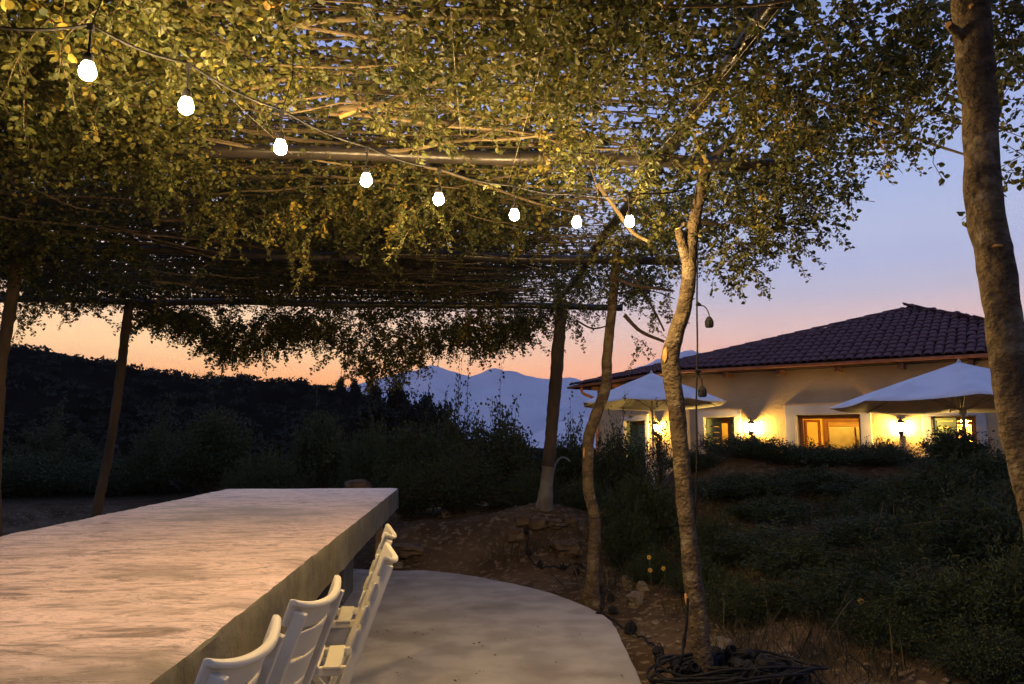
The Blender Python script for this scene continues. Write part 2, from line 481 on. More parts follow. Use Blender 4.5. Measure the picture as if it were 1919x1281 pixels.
# far mountains
def make_mountains(name, ridge, R, base, label, rough):
    az = [math.atan((p - CX) / F_PX) + YAW for p, _ in ridge]
    el = [(HORIZON - y) / F_PX * math.cos(math.atan((p - CX) / F_PX)) for p, y in ridge]
    A = np.linspace(az[0], az[-1], 260); rows = 26
    vs = []; fs = []
    for i in range(rows + 8):
        t = i / rows
        r = R * (.62 + .38 * t)
        for a in A:
            h = np.interp(a, az, el) * R - base
            if t <= 1: f = t ** 1.25
            else: f = 1 - (t - 1) * 2.2
            x, y = r * math.sin(a), r * math.cos(a)
            nn = fbm((x / R * 9, y / R * 9, 1.3), 6) * rough * math.sin(math.pi * min(1, t)) + fbm((a * 60, t * 2, 5), 4) * .025 * min(1, t * 1.4)
            vs.append((x, y, base + h * max(0, f + nn)))
    n = len(A)
    for i in range(rows + 7):
        for k in range(n - 1): fs.append((i * n + k, i * n + k + 1, (i + 1) * n + k + 1, (i + 1) * n + k))
    mb = MB(); mb.v = vs; mb.f = fs
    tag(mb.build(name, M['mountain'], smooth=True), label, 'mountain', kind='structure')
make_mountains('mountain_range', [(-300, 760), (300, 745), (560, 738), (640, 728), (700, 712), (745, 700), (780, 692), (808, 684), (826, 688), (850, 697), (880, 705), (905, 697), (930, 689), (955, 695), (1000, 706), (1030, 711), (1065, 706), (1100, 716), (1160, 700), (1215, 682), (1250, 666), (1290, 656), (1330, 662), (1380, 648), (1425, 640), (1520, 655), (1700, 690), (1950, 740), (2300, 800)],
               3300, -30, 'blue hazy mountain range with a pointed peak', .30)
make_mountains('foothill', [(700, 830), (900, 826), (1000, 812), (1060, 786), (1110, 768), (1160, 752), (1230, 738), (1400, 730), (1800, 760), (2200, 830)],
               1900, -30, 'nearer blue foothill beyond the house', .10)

# ------------------------------------------------------------------ leaves
def rand_unit(n, rng):
    v = rng.normal(size=(n, 3)); return v / np.linalg.norm(v, axis=1, keepdims=True)
LEAF = np.array([(-.5, 0, 0), (-.22, .36, .10), (.20, .32, .10), (.5, 0, 0), (.20, -.32, .10), (-.22, -.36, .10)])
BLADE = np.array([(-.5, 0, 0), (-.2, .10, .02), (.2, .10, .02), (.5, 0, .05), (.2, -.10, .02), (-.2, -.10, .02)])
def leaves_mesh(name, P, U, Nn, size, tint, material, shape=LEAF, extra=None, extra_mat=None):
    """one mesh of folded leaves; P centre, U midrib direction, Nn normal"""
    n = len(P)
    U = U / np.linalg.norm(U, axis=1, keepdims=True)
    Nn = Nn - U * np.sum(U * Nn, axis=1, keepdims=True)
    Nn = Nn / (np.linalg.norm(Nn, axis=1, keepdims=True) + 1e-9)
    V = np.cross(Nn, U)
    s = size[:, None, None]
    lr = np.random.default_rng(n)
    wd = lr.uniform(.5, 1.12, n)[:, None, None]; cu = lr.uniform(-.6, 3.0, n)[:, None, None]; tp = lr.uniform(-.25, .25, n)[:, None, None] * (np.abs(shape[:, 0]) > .4)[None, :, None]
    if shape is not LEAF: wd, cu, tp = 1.0, 1.0, 0.0
    co = P[:, None, :] + s * (shape[None, :, 0:1] * U[:, None, :] + wd * shape[None, :, 1:2] * V[:, None, :] + (cu * shape[None, :, 2:3] + tp) * Nn[:, None, :])
    co = co.reshape(-1, 3)
    base = (np.arange(n) * 6)[:, None]
    q = np.concatenate([base + np.array([0, 3, 2, 1]), base + np.array([0, 5, 4, 3])], axis=1).reshape(-1)
    nf = 2 * n
    tn = np.repeat(tint, 2)
    ev = np.zeros((0, 3)); ef = np.zeros((0, 4), int)
    if extra is not None and len(extra.v):
        ev = np.array(extra.v); ef = np.array([f for f in extra.f if len(f) == 4], int) + len(co)
    allv = np.concatenate([co, ev]); loops = np.concatenate([q, ef.reshape(-1)]); nfa = nf + len(ef)
    me = bpy.data.meshes.new(name)
    me.vertices.add(len(allv)); me.vertices.foreach_set('co', allv.astype(np.float32).reshape(-1))
    me.loops.add(len(loops)); me.loops.foreach_set('vertex_index', loops.astype(np.int32))
    me.polygons.add(nfa); me.polygons.foreach_set('loop_start', (np.arange(nfa) * 4).astype(np.int32))
    me.polygons.foreach_set('loop_total', np.full(nfa, 4, np.int32))
    me.materials.append(material)
    if len(ef):
        me.materials.append(extra_mat)
        mi = np.zeros(nfa, np.int32); mi[nf:] = 1; me.polygons.foreach_set('material_index', mi)
    at = me.attributes.new('tint', 'FLOAT', 'FACE')
    at.data.foreach_set('value', np.concatenate([tn, np.zeros(len(ef))]).astype(np.float32))
    me.update(calc_edges=True); me.validate()
    return me

def sprig_arrays(rng, length, nl, size, droop=1.0, yellow=.08):
    """hanging leafy twig from the origin downwards: stem path and leaves"""
    d = np.array([rng.normal() * .8, rng.normal() * .8, -.45 * droop]); d /= np.linalg.norm(d)
    pts = [np.zeros(3)]
    k = 6
    for i in range(k):
        d = d + np.array([rng.normal() * .26, rng.normal() * .26, -.13]); d /= np.linalg.norm(d)
        pts.append(pts[-1] + d * length / k)
    pts = np.array(pts)
    t = rng.uniform(.08, 1.0, nl) * k
    i0 = np.minimum(t.astype(int), k - 1); fr = (t - i0)[:, None]
    base = pts[i0] * (1 - fr) + pts[i0 + 1] * fr
    side = rand_unit(nl, rng); side[:, 2] = side[:, 2] * .5 - .45
    side /= np.linalg.norm(side, axis=1, keepdims=True)
    sz = size * rng.uniform(.6, 1.25, nl)
    P = base + side * (sz * .9)[:, None]
    N = rand_unit(nl, rng); 
    b = rng.uniform(0, 1)
    hue = rng.uniform(.15, .62) if b > yellow else rng.uniform(.82, .95)
    T = np.clip(rng.normal(hue, .13, nl), 0, 1)
    return pts, P, side, N, sz, T

# ------------------------------------------------------------------ pergola
Z_BEAM = 2.83
BEAM_Y = [1.65, 3.95, 6.22, 8.50]
pergola = empty('pergola', (-1.3, 5.0, 0))
tag(pergola, 'leafy brushwood pergola roof on dark poles above the long table', 'pergola')
def pergola_part(name, mb, m, smooth=False): return mb.build(name, m, pergola, smooth)
for i, y in enumerate(BEAM_Y):
    mb = MB()
    n = 26
    path = [Vector((-5.1 + 7.0 * k / n, y + .02 * noise.noise((k * .3, i, 0)), Z_BEAM + .025 * noise.noise((k * .25, i, 5)) + (.03 if i % 2 else 0) * 0)) for k in range(n + 1)]
    mb.tube(path, [.037 + .003 * noise.noise((k * .6, i, 9)) for k in range(n + 1)], 14)
    pergola_part('beam', mb, M['beam'], True)
for k, x in enumerate((-3.72, 1.17)):
    mb = MB(); n = 20
    path = [Vector((x + .03 * noise.noise((j * .3, k, 2)), 1.0 + 8.3 * j / n, Z_BEAM + .085 + .02 * noise.noise((j * .3, k, 7)))) for j in range(n + 1)]
    mb.tube(path, .036, 10)
    pergola_part('beam', mb, M['beam'], True)
# wires stretched under the roof, beam to beam
for (x0, y0, x1, y1, z) in [(-.05, 2.2, .0, 3.6, 2.80), (.33, 2.2, .28, 4.3, 2.80), (1.12, 2.4, .98, 4.2, 2.80), (1.95, 2.3, 1.7, 4.9, 2.82), (-1.2, 2.0, -.9, 3.9, 2.80)]:
    mb = MB()
    mb.tube([(x0 + (x1 - x0) * t, y0 + (y1 - y0) * t, z - .03 * math.sin(math.pi * t)) for t in np.linspace(0, 1, 9)], .0010, 5)
    pergola_part('tie_wire', mb, M['wire'])
# brushwood laid across the beams: thin sticks, too many to tell apart
rs = np.random.default_rng(3)
mb = MB()
for k in range(620):
    y = rs.uniform(.9, 9.3); L = rs.uniform(1.0, 3.4); x = min(rs.uniform(-5.2, 2.0 - L * .6), rs.uniform(.9, 1.5) - L)
    z = Z_BEAM + rs.uniform(.06, .19); a = rs.normal() * .055
    r0 = rs.uniform(.003, .0085)
    bw = rs.normal() * .05; bz = rs.normal() * .03
    path = [(x + L * t, y + a * L * t + bw * math.sin(3.1 * t) + .022 * math.sin(9 * t + k) + .02 * math.sin(5 * t + 2 * k), z + bz * math.sin(3.1 * t) + .012 * math.sin(11 * t + k)) for t in np.linspace(0, 1, 6)]
    mb.tube(path, [r0 * (1 - .5 * t) for t in np.linspace(0, 1, 6)], 4, cap=False)
o = pergola_part('brushwood', mb, M['twig']); o['kind'] = 'stuff'
# larger limbs lying on the roof and poking through, each one told apart in the picture
def limb(px, r0, r1, ys, zs=None, m='branch'):
    pts = []
    for (q, y) in zip(px, ys): pts.append(PY(q[0], q[1], y))
    p = spline(pts, 14)
    mb = MB(); mb.tube(p, list(np.linspace(r0, r1, 15)), 8, rough=.12, rs=30)
    pergola_part('limb', mb, M[m], True)
limb([(440, 152), (520, 138), (600, 122), (650, 108)], .012, .008, [3.15, 3.2, 3.28, 3.35])
limb([(470, 165), (560, 142), (640, 136), (700, 132)], .010, .007, [3.2, 3.2, 3.22, 3.25])
limb([(455, 192), (540, 188), (620, 178)], .009, .006, [3.35, 3.35, 3.35])
limb([(340, 42), (400, 70), (450, 92), (485, 112)], .010, .007, [2.72, 2.8, 2.9, 3.0])
limb([(835, 0), (800, 35), (775, 70), (760, 120)], .011, .007, [2.55, 2.6, 2.7, 2.75])
limb([(636, 218), (670, 206), (720, 196), (790, 200)], .013, .009, [3.5, 3.5, 3.55, 3.6], m='cutwood')
limb([(500, 10), (530, 0), (560, -12)], .016, .012, [2.55, 2.6, 2.6], m='cutwood')
limb([(900, 45), (1000, 60), (1100, 78), (1240, 70)], .012, .008, [2.85, 2.9, 2.95, 3.0])
limb([(1120, 345), (1160, 400), (1185, 435), (1215, 452)], .013, .009, [4.2, 4.15, 4.1, 4.0])
limb([(1140, 345), (1175, 375)], .009, .008, [4.4, 4.4])
limb([(1105, 310), (1118, 350), (1124, 395)], .0035, .002, [4.0, 4.0, 4.0])
limb([(930, 125), (1010, 165), (1060, 195), (1075, 240)], .005, .003, [3.3, 3.3, 3.35, 3.4])
limb([(860, 145), (890, 142), (915, 130)], .006, .003, [3.2, 3.2, 3.2])
limb([(1180, 230), (1260, 232), (1330, 240)], .008, .006, [3.8, 3.85, 3.9])
limb([(1280, 420), (1330, 418), (1365, 426)], .014, .011, [4.1, 4.2, 4.3])
limb([(1320, 310), (1350, 280), (1388, 242), (1430, 180)], .030, .012, [3.95, 3.95, 3.9, 3.8])
limb([(1400, 245), (1480, 268), (1560, 285), (1640, 290)], .014, .006, [3.9, 3.9, 3.95, 4.0])
limb([(1380, 330), (1480, 350), (1560, 365), (1640, 378)], .008, .002, [4.1, 4.1, 4.1, 4.1])
limb([(1360, 415), (1430, 428), (1500, 434), (1560, 436)], .007, .002, [4.2, 4.2, 4.1, 4.1])
limb([(1500, 180), (1600, 210), (1720, 260), (1810, 290)], .012, .005, [3.3, 3.2, 3.0, 2.9])
limb([(1150, 520), (1190, 535), (1230, 540), (1262, 545)], .016, .010, [6.0, 5.9, 5.8, 5.8], m='bark_dark')
limb([(1155, 500), (1195, 530), (1225, 580), (1245, 620)], .014, .007, [6.1, 6.1, 6.0, 6.0], m='bark_dark')
limb([(1170, 590), (1200, 620), (1245, 640)], .018, .012, [6.1, 6.1, 6.05], m='bark_dark')
limb([(1160, 548), (1220, 545), (1265, 560)], .008, .004, [6.2, 6.2, 6.2], m='bark_dark')
limb([(243, 566), (290, 582), (330, 600), (350, 618)], .038, .016, [8.5, 8.7, 9.0, 9.2], m='bark_dark')
limb([(300, 572), (350, 598), (390, 622)], .02, .01, [8.8, 9.0, 9.1], m='bark_dark')
limb([(40, 470), (80, 492), (120, 515), (160, 540)], .034, .018, [6.25, 6.6, 7.0, 7.5], m='bark_dark')
limb([(1080, 600), (1110, 615), (1140, 610)], .012, .007, [8.4, 8.2, 8.0], m='bark_dark')
limb([(690, 575), (700, 620), (712, 660)], .012, .005, [8.6, 8.8, 9.0], m='bark_dark')

rb = np.random.default_rng(55)
for k in range(70):
    y = rb.uniform(2.3, 6.3) if k < 55 else rb.uniform(6.3, 9.0); L = rb.uniform(.7, 2.2); x = min(rb.uniform(-3.2, 2.0) - L * .3, 1.35 - L); a = rb.normal() * .32; z = Z_BEAM + rb.uniform(.0, .12); r0 = rb.uniform(.005, .014)
    q = [Vector((x + L * t * math.cos(a), y + L * t * math.sin(a) + .05 * noise.noise((t * 3, k, 0)), z + .05 * noise.noise((t * 3, k, 7)) - .05 * t)) for t in np.linspace(0, 1, 12)]
    mb = MB(); mb.tube(q, list(np.linspace(r0, r0 * .45, 12)), 7, rough=.2, rs=40)
    pergola_part('limb', mb, M['branch' if k % 3 else 'twig'], True)
# leafy sprigs: a few shapes, 300 hung as parts, the rest part of the leaf mass
SPR = [sprig_arrays(np.random.default_rng(100 + i), [.26, .34, .22, .30, .40, .25, .33, .26][i], [30, 40, 26, 38, 46, 28, 34, 34][i], .029, yellow=1.0 if i == 7 else 0.0) for i in range(8)]
SPR_ME = []
for i, (pts, P, U, N, sz, T) in enumerate(SPR):
    ex = MB(); ex.tube(pts, list(np.linspace(.003, .0012, len(pts))), 4, cap=False)
    SPR_ME.append(leaves_mesh('sprig', P, U, N, sz, T, M['leaf'], LEAF, ex, M['twig']))
def yellow_zone(x, y):
    return .03 + .4 * sm(noise.noise((x * 1.1, y * 1.1, 7.7)), .22, .5)
def clump(x, y):
    return .5 + .9 * noise.noise((x * .75, y * .75, 1.5)) + .35 * noise.noise((x * 2.1, y * 2.1, 6))
def view_px(p):
    q = CAMROT.transposed() @ (Vector(p) - Vector((0, 0, CAM_Z)))
    return CX + F_PX * q.x / -q.z, CY - F_PX * q.y / -q.z
rs = np.random.default_rng(21)
hang = []                                # (x, y, z, scale)
tries = 0
while len(hang) < 1800 and tries < 60000:      # under the roof
    tries += 1
    x = rs.uniform(-5.0, 2.0); y = rs.uniform(2.1, 9.2)
    p = view_px((x, y, 2.8))
    if not (-120 < p[0] < 2030): continue
    if rs.uniform() > sm(clump(x, y), .2, .8) * (1.0 if y < 4.8 else .5) * (1 - .6 * sm(x, .3, 1.2)): continue
    hang.append((x, y, rs.uniform(2.72, 2.98) if y < 4.8 else rs.uniform(2.82, 2.98), rs.uniform(.6, 1.1)))
for k in range(1400):                            # ragged far edge
    x = rs.uniform(-3.75, 1.0); y = rs.uniform(8.65, 9.45)
    dip = .42 + .40 * noise.noise((x * 1.3, 3.3, 0)) + .20 * sm(x, -1.6, -.9) * (1 - sm(x, -.5, -.1)) - .25 * sm(x, .3, .8)
    if x < -3.2: dip *= .5
    hang.append((x, y, 2.88 - rs.uniform(0, 1) ** .8 * max(.05, dip), rs.uniform(.8, 1.25)))
for (px, py, yy, n, sx, sy) in [            # drooping boughs at the sides
    (1400, 380, 4.1, 70, 70, 60), (1480, 400, 4.1, 60, 50, 50), (1400, 480, 4.2, 38, 55, 40), (1540, 350, 4.0, 36, 60, 35), (1460, 460, 4.1, 26, 40, 30), (1345, 500, 4.4, 16, 22, 25),
    (1500, 250, 3.6, 70, 110, 60), (1620, 190, 3.2, 50, 70, 60), (1700, 110, 2.8, 50, 70, 60), (1720, 210, 2.7, 18, 36, 36), (1782, 255, 2.5, 8, 14, 24), (1650, 270, 3.2, 20, 36, 22),
    (1600, 60, 2.8, 50, 90, 60), (1895, 160, 2.5, 30, 25, 90), (1900, 320, 2.5, 12, 16, 45), (1885, 40, 2.4, 22, 30, 50), (1240, 420, 4.6, 50, 60, 60), (1215, 590, 6.2, 24, 35, 45), (1180, 520, 6.2, 50, 45, 40),
    (1090, 570, 7.4, 46, 55, 35), (1080, 625, 8.0, 20, 30, 22), (1000, 590, 8.4, 40, 60, 28), (1185, 660, 6.2, 6, 14, 20),
    (60, 520, 7.0, 60, 70, 45), (70, 590, 7.4, 34, 55, 35), (140, 560, 8.0, 30, 50, 25), (20, 610, 7.0, 18, 25, 25), (10, 430, 6.0, 40, 50, 40), (1170, 460, 5.2, 40, 60, 35),
    (560, 420, 4.6, 44, 45, 40), (420, 430, 4.6, 36, 40, 40), (760, 420, 4.3, 34, 40, 35)]:
    for k in range(int(n * (.55 if 1380 < px and py < 330 else .8))):
        p = PY(px + rs.normal() * sx * .62, py - 25 + rs.normal() * sy * .6, yy + rs.normal() * .22)
        hang.append((p.x, p.y, p.z, rs.uniform(.55, 1.0)))
def show(h):
    p = view_px((h[0], h[1], h[2] - .2))
    inside = 0 < p[0] < 1919 and 0 < p[1] < 1281
    return (h[3] / math.hypot(h[0], h[1])) * (1 if inside else .01)
hang.sort(key=show, reverse=True)
aP, aU, aN, aS, aT = [], [], [], [], []
stems = MB()
for i, (x, y, z, s) in enumerate(hang):
    yl = rs.uniform() < yellow_zone(x, y) * .55
    k = 7 if yl else int(rs.integers(0, 7))
    rz = rs.uniform(0, 6.28)
    tx, ty = rs.normal() * .22, rs.normal() * .22
    if i < 300:
        o = link('leaf_sprig', SPR_ME[k], pergola, Vector((x, y, z)) - pergola.location)
        o.rotation_euler = (tx, ty, rz); o.scale = (s, s, s)
    else:
        R = np.array(Matrix.Rotation(rz, 3, 'Z') @ Matrix.Rotation(ty, 3, 'Y') @ Matrix.Rotation(tx, 3, 'X'))
        pts, P, U, N, sz, T = SPR[k]
        off = np.array((x, y, z))
        aP.append(P @ R.T * s + off); aU.append(U @ R.T); aN.append(N @ R.T); aS.append(sz * s); aT.append(np.clip(T + rs.normal() * .1, 0, 1))
        stems.tube((pts @ R.T * s + off)[::2], .0016, 3, cap=False)
# the leaf layer over the brushwood
GN = 150
gx = np.linspace(-5.1, 2.3, GN); gy = np.linspace(.3, 9.5, GN)
KEEP = np.array([[(.42 + .5 * sm(clump(x * .9 + 3, y * .9), .1, .7)) * (1 - .34 * sm(x, .45, 1.2)) * (1 - .9 * sm(x, .2, 1.2) * sm(noise.noise((x * 1.9, y * 1.9, 3)), -.3, .25)) for y in gy] for x in gx])
YEL = np.array([[yellow_zone(x, y) for y in gy] for x in gx])
def roof_layer(n, y0, y1, zc, zs, size, bright=.36, hole=0.0):
    x = rs.uniform(-5.1, 2.3, n * 3); y = rs.uniform(y0, y1, n * 3)
    ix = np.clip(((x + 5.1) / 7.4 * GN).astype(int), 0, GN - 1); iy = np.clip(((y - .3) / 9.2 * GN).astype(int), 0, GN - 1)
    kp = KEEP[ix, iy]
    if hole: kp = np.where(kp < hole, 0, kp)
    keep = np.nonzero(rs.uniform(size=n * 3) < kp)[0][:n]; m = len(keep)
    z = zc + rs.normal(size=m) * zs
    aP.append(np.stack([x[keep], y[keep], z], 1)); U = rand_unit(m, rs); U[:, 2] *= .6
    aU.append(U); aN.append(rand_unit(m, rs)); aS.append(size * rs.uniform(.6, 1.25, m))
    yl = rs.uniform(size=m) < YEL[ix, iy][keep] * .5
    aT.append(np.where(yl, rs.uniform(.82, 1.0, m), np.clip(rs.normal(bright, .17, m), 0, .8)))
roof_layer(100000, 1.9, 9.3, 3.02, .085, .036)
roof_layer(46000, .9, 9.4, 3.19, .05, .062, .3, .40)
roof_layer(24000, 2.1, 5.4, 2.90, .05, .031, .42)
roof_layer(40000, 2.1, 4.3, 2.81, .065, .028, .52, .45)
roof_layer(3000, .4, 2.2, 3.0, .08, .09)
P = np.concatenate(aP); off = np.array(pergola.location)
me = leaves_mesh('foliage', P - off, np.concatenate(aU), np.concatenate(aN), np.concatenate(aS), np.concatenate(aT), M['leaf'])
o = link('foliage', me, pergola); o['kind'] = 'stuff'
o = stems.build('twigs', M['twig'], pergola); o['kind'] = 'stuff'

# ------------------------------------------------------------------ trunks that carry the roof
def trunk(px, y, w, label, white=None, m='bark', base_z=None, scars=(), stub=None, top=None):
    pts = [PY(a, b, y) for a, b in px]
    bz = ground(pts[0].x, pts[0].y) if base_z is None else base_z
    if pts[0].z > bz - .05:
        pts.insert(0, Vector((pts[0].x + (pts[0].x - pts[1].x) * .2, pts[0].y, bz - .08)))
    root = empty('tree_trunk', (pts[0].x, pts[0].y, bz))
    tag(root, label, 'tree trunk', 'tree trunks holding up the pergola')
    if top is not None: pts.append(top)
    n = 64
    p = spline(pts, n)
    w = [w[0]] * (len(pts) - len(w)) + list(w)
    rad = [r * .46 for r in interp(w, n)]
    for i in range(n + 1):                       # root flare
        rad[i] *= 1 + .35 * max(0, 1 - (p[i].z - bz) / .22) if p[i].z - bz < .22 else 1
    if white:
        k = next(i for i in range(n + 1) if p[i].z > white)
        mb = MB(); mb.tube(p[:k + 1], rad[:k + 1], 18, rough=.10, rs=14); mb.build('whitewashed_base', M['whitewash'], root, True)
        mb = MB(); mb.tube(p[k:], rad[k:], 18, rough=.16, rs=16); mb.build('trunk', M[m], root, True)
    else:
        mb = MB(); mb.tube(p, rad, 18, rough=.17, rs=15); mb.build('trunk', M[m], root, True)
    for (sx, sy, sw, sh, ang) in scars:          # pale patches where bark or a twig came away
        c = min(range(n + 1), key=lambda i: abs(view_px(p[i])[1] - sy))
        cc = p[c]; q = PY(sx, sy, cc.y)
        dx = max(-.93, min(.93, (q.x - cc.x) / rad[c]))
        yy = -math.sqrt(1 - dx * dx)
        d = Vector((dx, yy, 0)).normalized(); side = Vector((-d.y, d.x, 0)); up = (p[min(c + 1, n)] - p[max(c - 1, 0)]).normalized()
        mb = MB(); vs = []; rc = rad[c]
        for ring, (f, h) in enumerate(((1, -.003), (.85, .006), (.45, .0075), (0, .0075))):
            for k in range(12):
                t = k / 12 * 6.283
                u_, v_ = math.cos(t) * sw * f * (1 + .7 * noise.noise((k * .37, sx, .5))), math.sin(t) * sh * f * (1 + .7 * noise.noise((k * .41, sy, 1.5)))
                dd = (d * math.cos(u_ / rc) + side * math.sin(u_ / rc))
                i2 = min(max(c + int(round(v_ / ((p[min(c + 1, n)] - p[c]).length + 1e-6))), 0), n)
                lean = up * v_
                vs.append(Vector((cc.x, cc.y, cc.z)) + lean + dd * (rc * 1.05 + h))
        fs = [(a * 12 + k, a * 12 + (k + 1) % 12, (a + 1) * 12 + (k + 1) % 12, (a + 1) * 12 + k) for a in range(3) for k in range(12)]
        mb.add(vs, fs); mb.build('bark_scar', M['cutwood'], root, True)
    if stub:
        a, b, r0, r1 = stub
        A, B = PY(a[0], a[1], y), PY(b[0], b[1], y - .04)
        q = spline([A, A.lerp(B, .5) + Vector((-.004, 0, 0)), B], 12)
        mb = MB(); mb.tube(q, list(np.linspace(r0, r1, 13)), 14, rough=.08, rs=20); s_ = mb.build('lopped_branch', M[m], root, True)
        dr = (q[-1] - q[-2]).normalized()
        mb = MB(); mb.tube([B, B + dr * .004], r1 * .93, 14); mb.build('cut_face', M['cutwood'], root)
    return root
TR1 = trunk([(1322, 1296), (1318, 1240), (1309, 1165), (1300, 1105), (1291, 1015), (1284, 950), (1277, 860), (1270, 790), (1259, 705), (1257, 662), (1269, 620), (1284, 570), (1290, 520), (1292, 470), (1298, 430), (1309, 380), (1321, 318)], 3.95,
      [.105, .105, .112, .112, .098, .096, .096, .098, .106, .104, .092, .086, .082, .086, .078, .068, .066], 'crooked brown trunk with a lopped fork and hanging lamp cable beside it',
      scars=[(1244, 665, .013, .045, 0), (1281, 1118, .006, .042, 0)], stub=((1289, 492), (1271, 428), .032, .021))
trunk([(1108, 1122), (1110, 1090), (1112, 1038), (1115, 976), (1102, 909), (1103, 824), (1117, 779), (1134, 729), (1138, 672), (1142, 627), (1149, 560), (1153, 500), (1158, 470)], 6.22,
      [.125, .115, .11, .105, .10, .10, .105, .10, .092, .09, .085, .08, .075], 'wavy slim trunk at the patio edge left of the lopped-fork trunk', scars=[(1094, 855, .006, .05, 0)])
trunk([(1018, 985), (1020, 955), (1027, 880), (1034, 800), (1041, 720), (1047, 640), (1051, 590), (1052, 575)], 8.50, [.165, .16, .15, .15, .16, .155, .15, .145],
      'dark rough trunk with a whitewashed foot among rocks', white=1.28 - (875 - 826) / 1400 * 8.5, m='bark_dark')
trunk([(2010, 1300), (1962, 1010), (1936, 900), (1909, 800), (1894, 700), (1880, 600), (1868, 500), (1854, 430), (1841, 350), (1838, 234), (1833, 180), (1824, 60), (1820, -10), (1815, -140)], 2.05,
      [.12, .115, .112, .108, .104, .106, .108, .112, .108, .103, .106, .118, .124, .11], 'thick leaning trunk at the right edge of the view', base_z=.06,
      scars=[(1848, 463, .017, .005, 0), (1803, 32, .007, .006, 0)], stub=((1815, 75), (1778, 46), .018, .011))
trunk([(-10, 990), (-12, 900), (-6, 800), (0, 690), (11, 625), (22, 560), (29, 500), (32, 472)], 6.22, [.11, .105, .10, .10, .10, .10, .10, .095], 'leaning trunk cut by the left edge of the view', m='bark_dark')
trunk([(172, 1030), (180, 965), (188, 925), (202, 860), (215, 780), (226, 700), (235, 620), (243, 566)], 8.50, [.12, .11, .105, .10, .10, .10, .10, .10], 'slim dark trunk against the sunset sky beyond the table', m='bark_dark')

# ------------------------------------------------------------------ strings of lamps
def holder_mesh():
    mb = MB()
    mb.lathe([(.004, .12), (.004, .050), (.008, .048), (.012, .042), (.0145, .036), (.0150, .016), (.0150, -.002), (.013, -.004)], sides=12)
    return mb.mesh('lamp_holder', M['black'], smooth=True)
HOLDER = holder_mesh()
mb = MB()
mb.lathe([(.004, .034), (.0125, .032), (.0135, .020), (.0175, .009), (.0225, -.003), (.0240, -.014), (.0220, -.026), (.014, -.035), (.003, -.0385)], sides=12)
BULB = mb.mesh('bulb', M['bulb'], smooth=True)
bulbs_px = [(163, 148), (348, 212), (525, 288), (686, 348), (822, 383), (964, 412), (1081, 425), (1180, 424)]
bp = [PZ(x, y, 2.355) for x, y in bulbs_px]
DROP = .165
ls = empty('light_string', bp[0])
tag(ls, 'string of eight lit bulbs on black cable under the pergola roof', 'light string')
start = PZ(-40, 45, 2.56)
cp = [start] + [Vector((p.x, p.y, p.z + DROP + .01)) for p in bp] + [PY(1296, 352, 3.90)]
path = []
for a, b in zip(cp, cp[1:]):
    for t in np.linspace(0, 1, 7)[:-1]:
        q = a.lerp(b, t); q.z -= .018 * math.sin(math.pi * t); path.append(q)
path.append(cp[-1])
mb = MB(); mb.tube(path, .0045, 7); mb.build('cable', M['black'], ls, True)
for p in bp:
    h = link('lamp_holder', HOLDER, ls, Vector((p.x, p.y, p.z + .036)) - ls.location)
    link('bulb', BULB, h)
    j = MB(); j.box((p.x, p.y, p.z + DROP), (.018, .014, .022)); j.build('junction', M['black'], ls)
# tie from cable up to the beams
for k in (0, 2, 5):
    p = cp[k + 1]; mb = MB(); mb.tube([p, p + Vector((.03, .02, .14)), p + Vector((.02, .05, .32))], .002, 5); mb.build('tie', M['black'], ls)

# cable with two empty holders hanging down beside the crooked trunk
hs_top = PY(1307, 400, 3.93)
ds = empty('hanging_cable', (hs_top.x, hs_top.y, hs_top.z))
tag(ds, 'black cable with two empty lamp holders hanging beside the crooked trunk', 'cable')
pts = [PY(x, y, 3.93) for x, y in [(1300, 352), (1306, 400), (1307, 480), (1306, 575), (1307, 640), (1306, 700), (1305, 760), (1306, 830), (1305, 900), (1303, 980)]]
mb = MB(); mb.tube(spline(pts, 40), .0048, 7); mb.build('cable', M['black'], ds, True)
def empty_holder_mesh():
    mb = MB(); mb.lathe([(.006, .030), (.012, .026), (.019, .014), (.021, .008), (.021, -.024), (.0195, -.030), (.015, -.030), (.014, -.012)], sides=12)
    for k in range(10):
        a = k / 10 * 6.283; mb.box((math.cos(a) * .0215, math.sin(a) * .0215, -.008), (.004, .004, .03))
    return mb.mesh('lamp_holder', M['black'])
EHOLD = empty_holder_mesh()
for (ax, ay, bx, by) in ((1307, 572, 1329, 603), (1306, 697, 1316, 733)):
    A = PY(ax, ay, 3.93); B = PY(bx, by, 3.92)
    h = link('lamp_holder', EHOLD, ds, B - ds.location)
    mb = MB(); mb.tube(spline([A, A.lerp(B, .45) + Vector((.012, 0, .035 if ay < 600 else .012)), B + Vector((0, 0, .045)), B + Vector((0, 0, .02))], 14), .003, 6); mb.build('lead', M['black'], ds, True)
    mb = MB(); mb.tube([A + Vector((-.004, 0, .012)), A + Vector((.012, 0, .004)), A + Vector((.022, 0, .004))], [.013, .010, .004], 8); mb.build('junction', M['black'], ds)

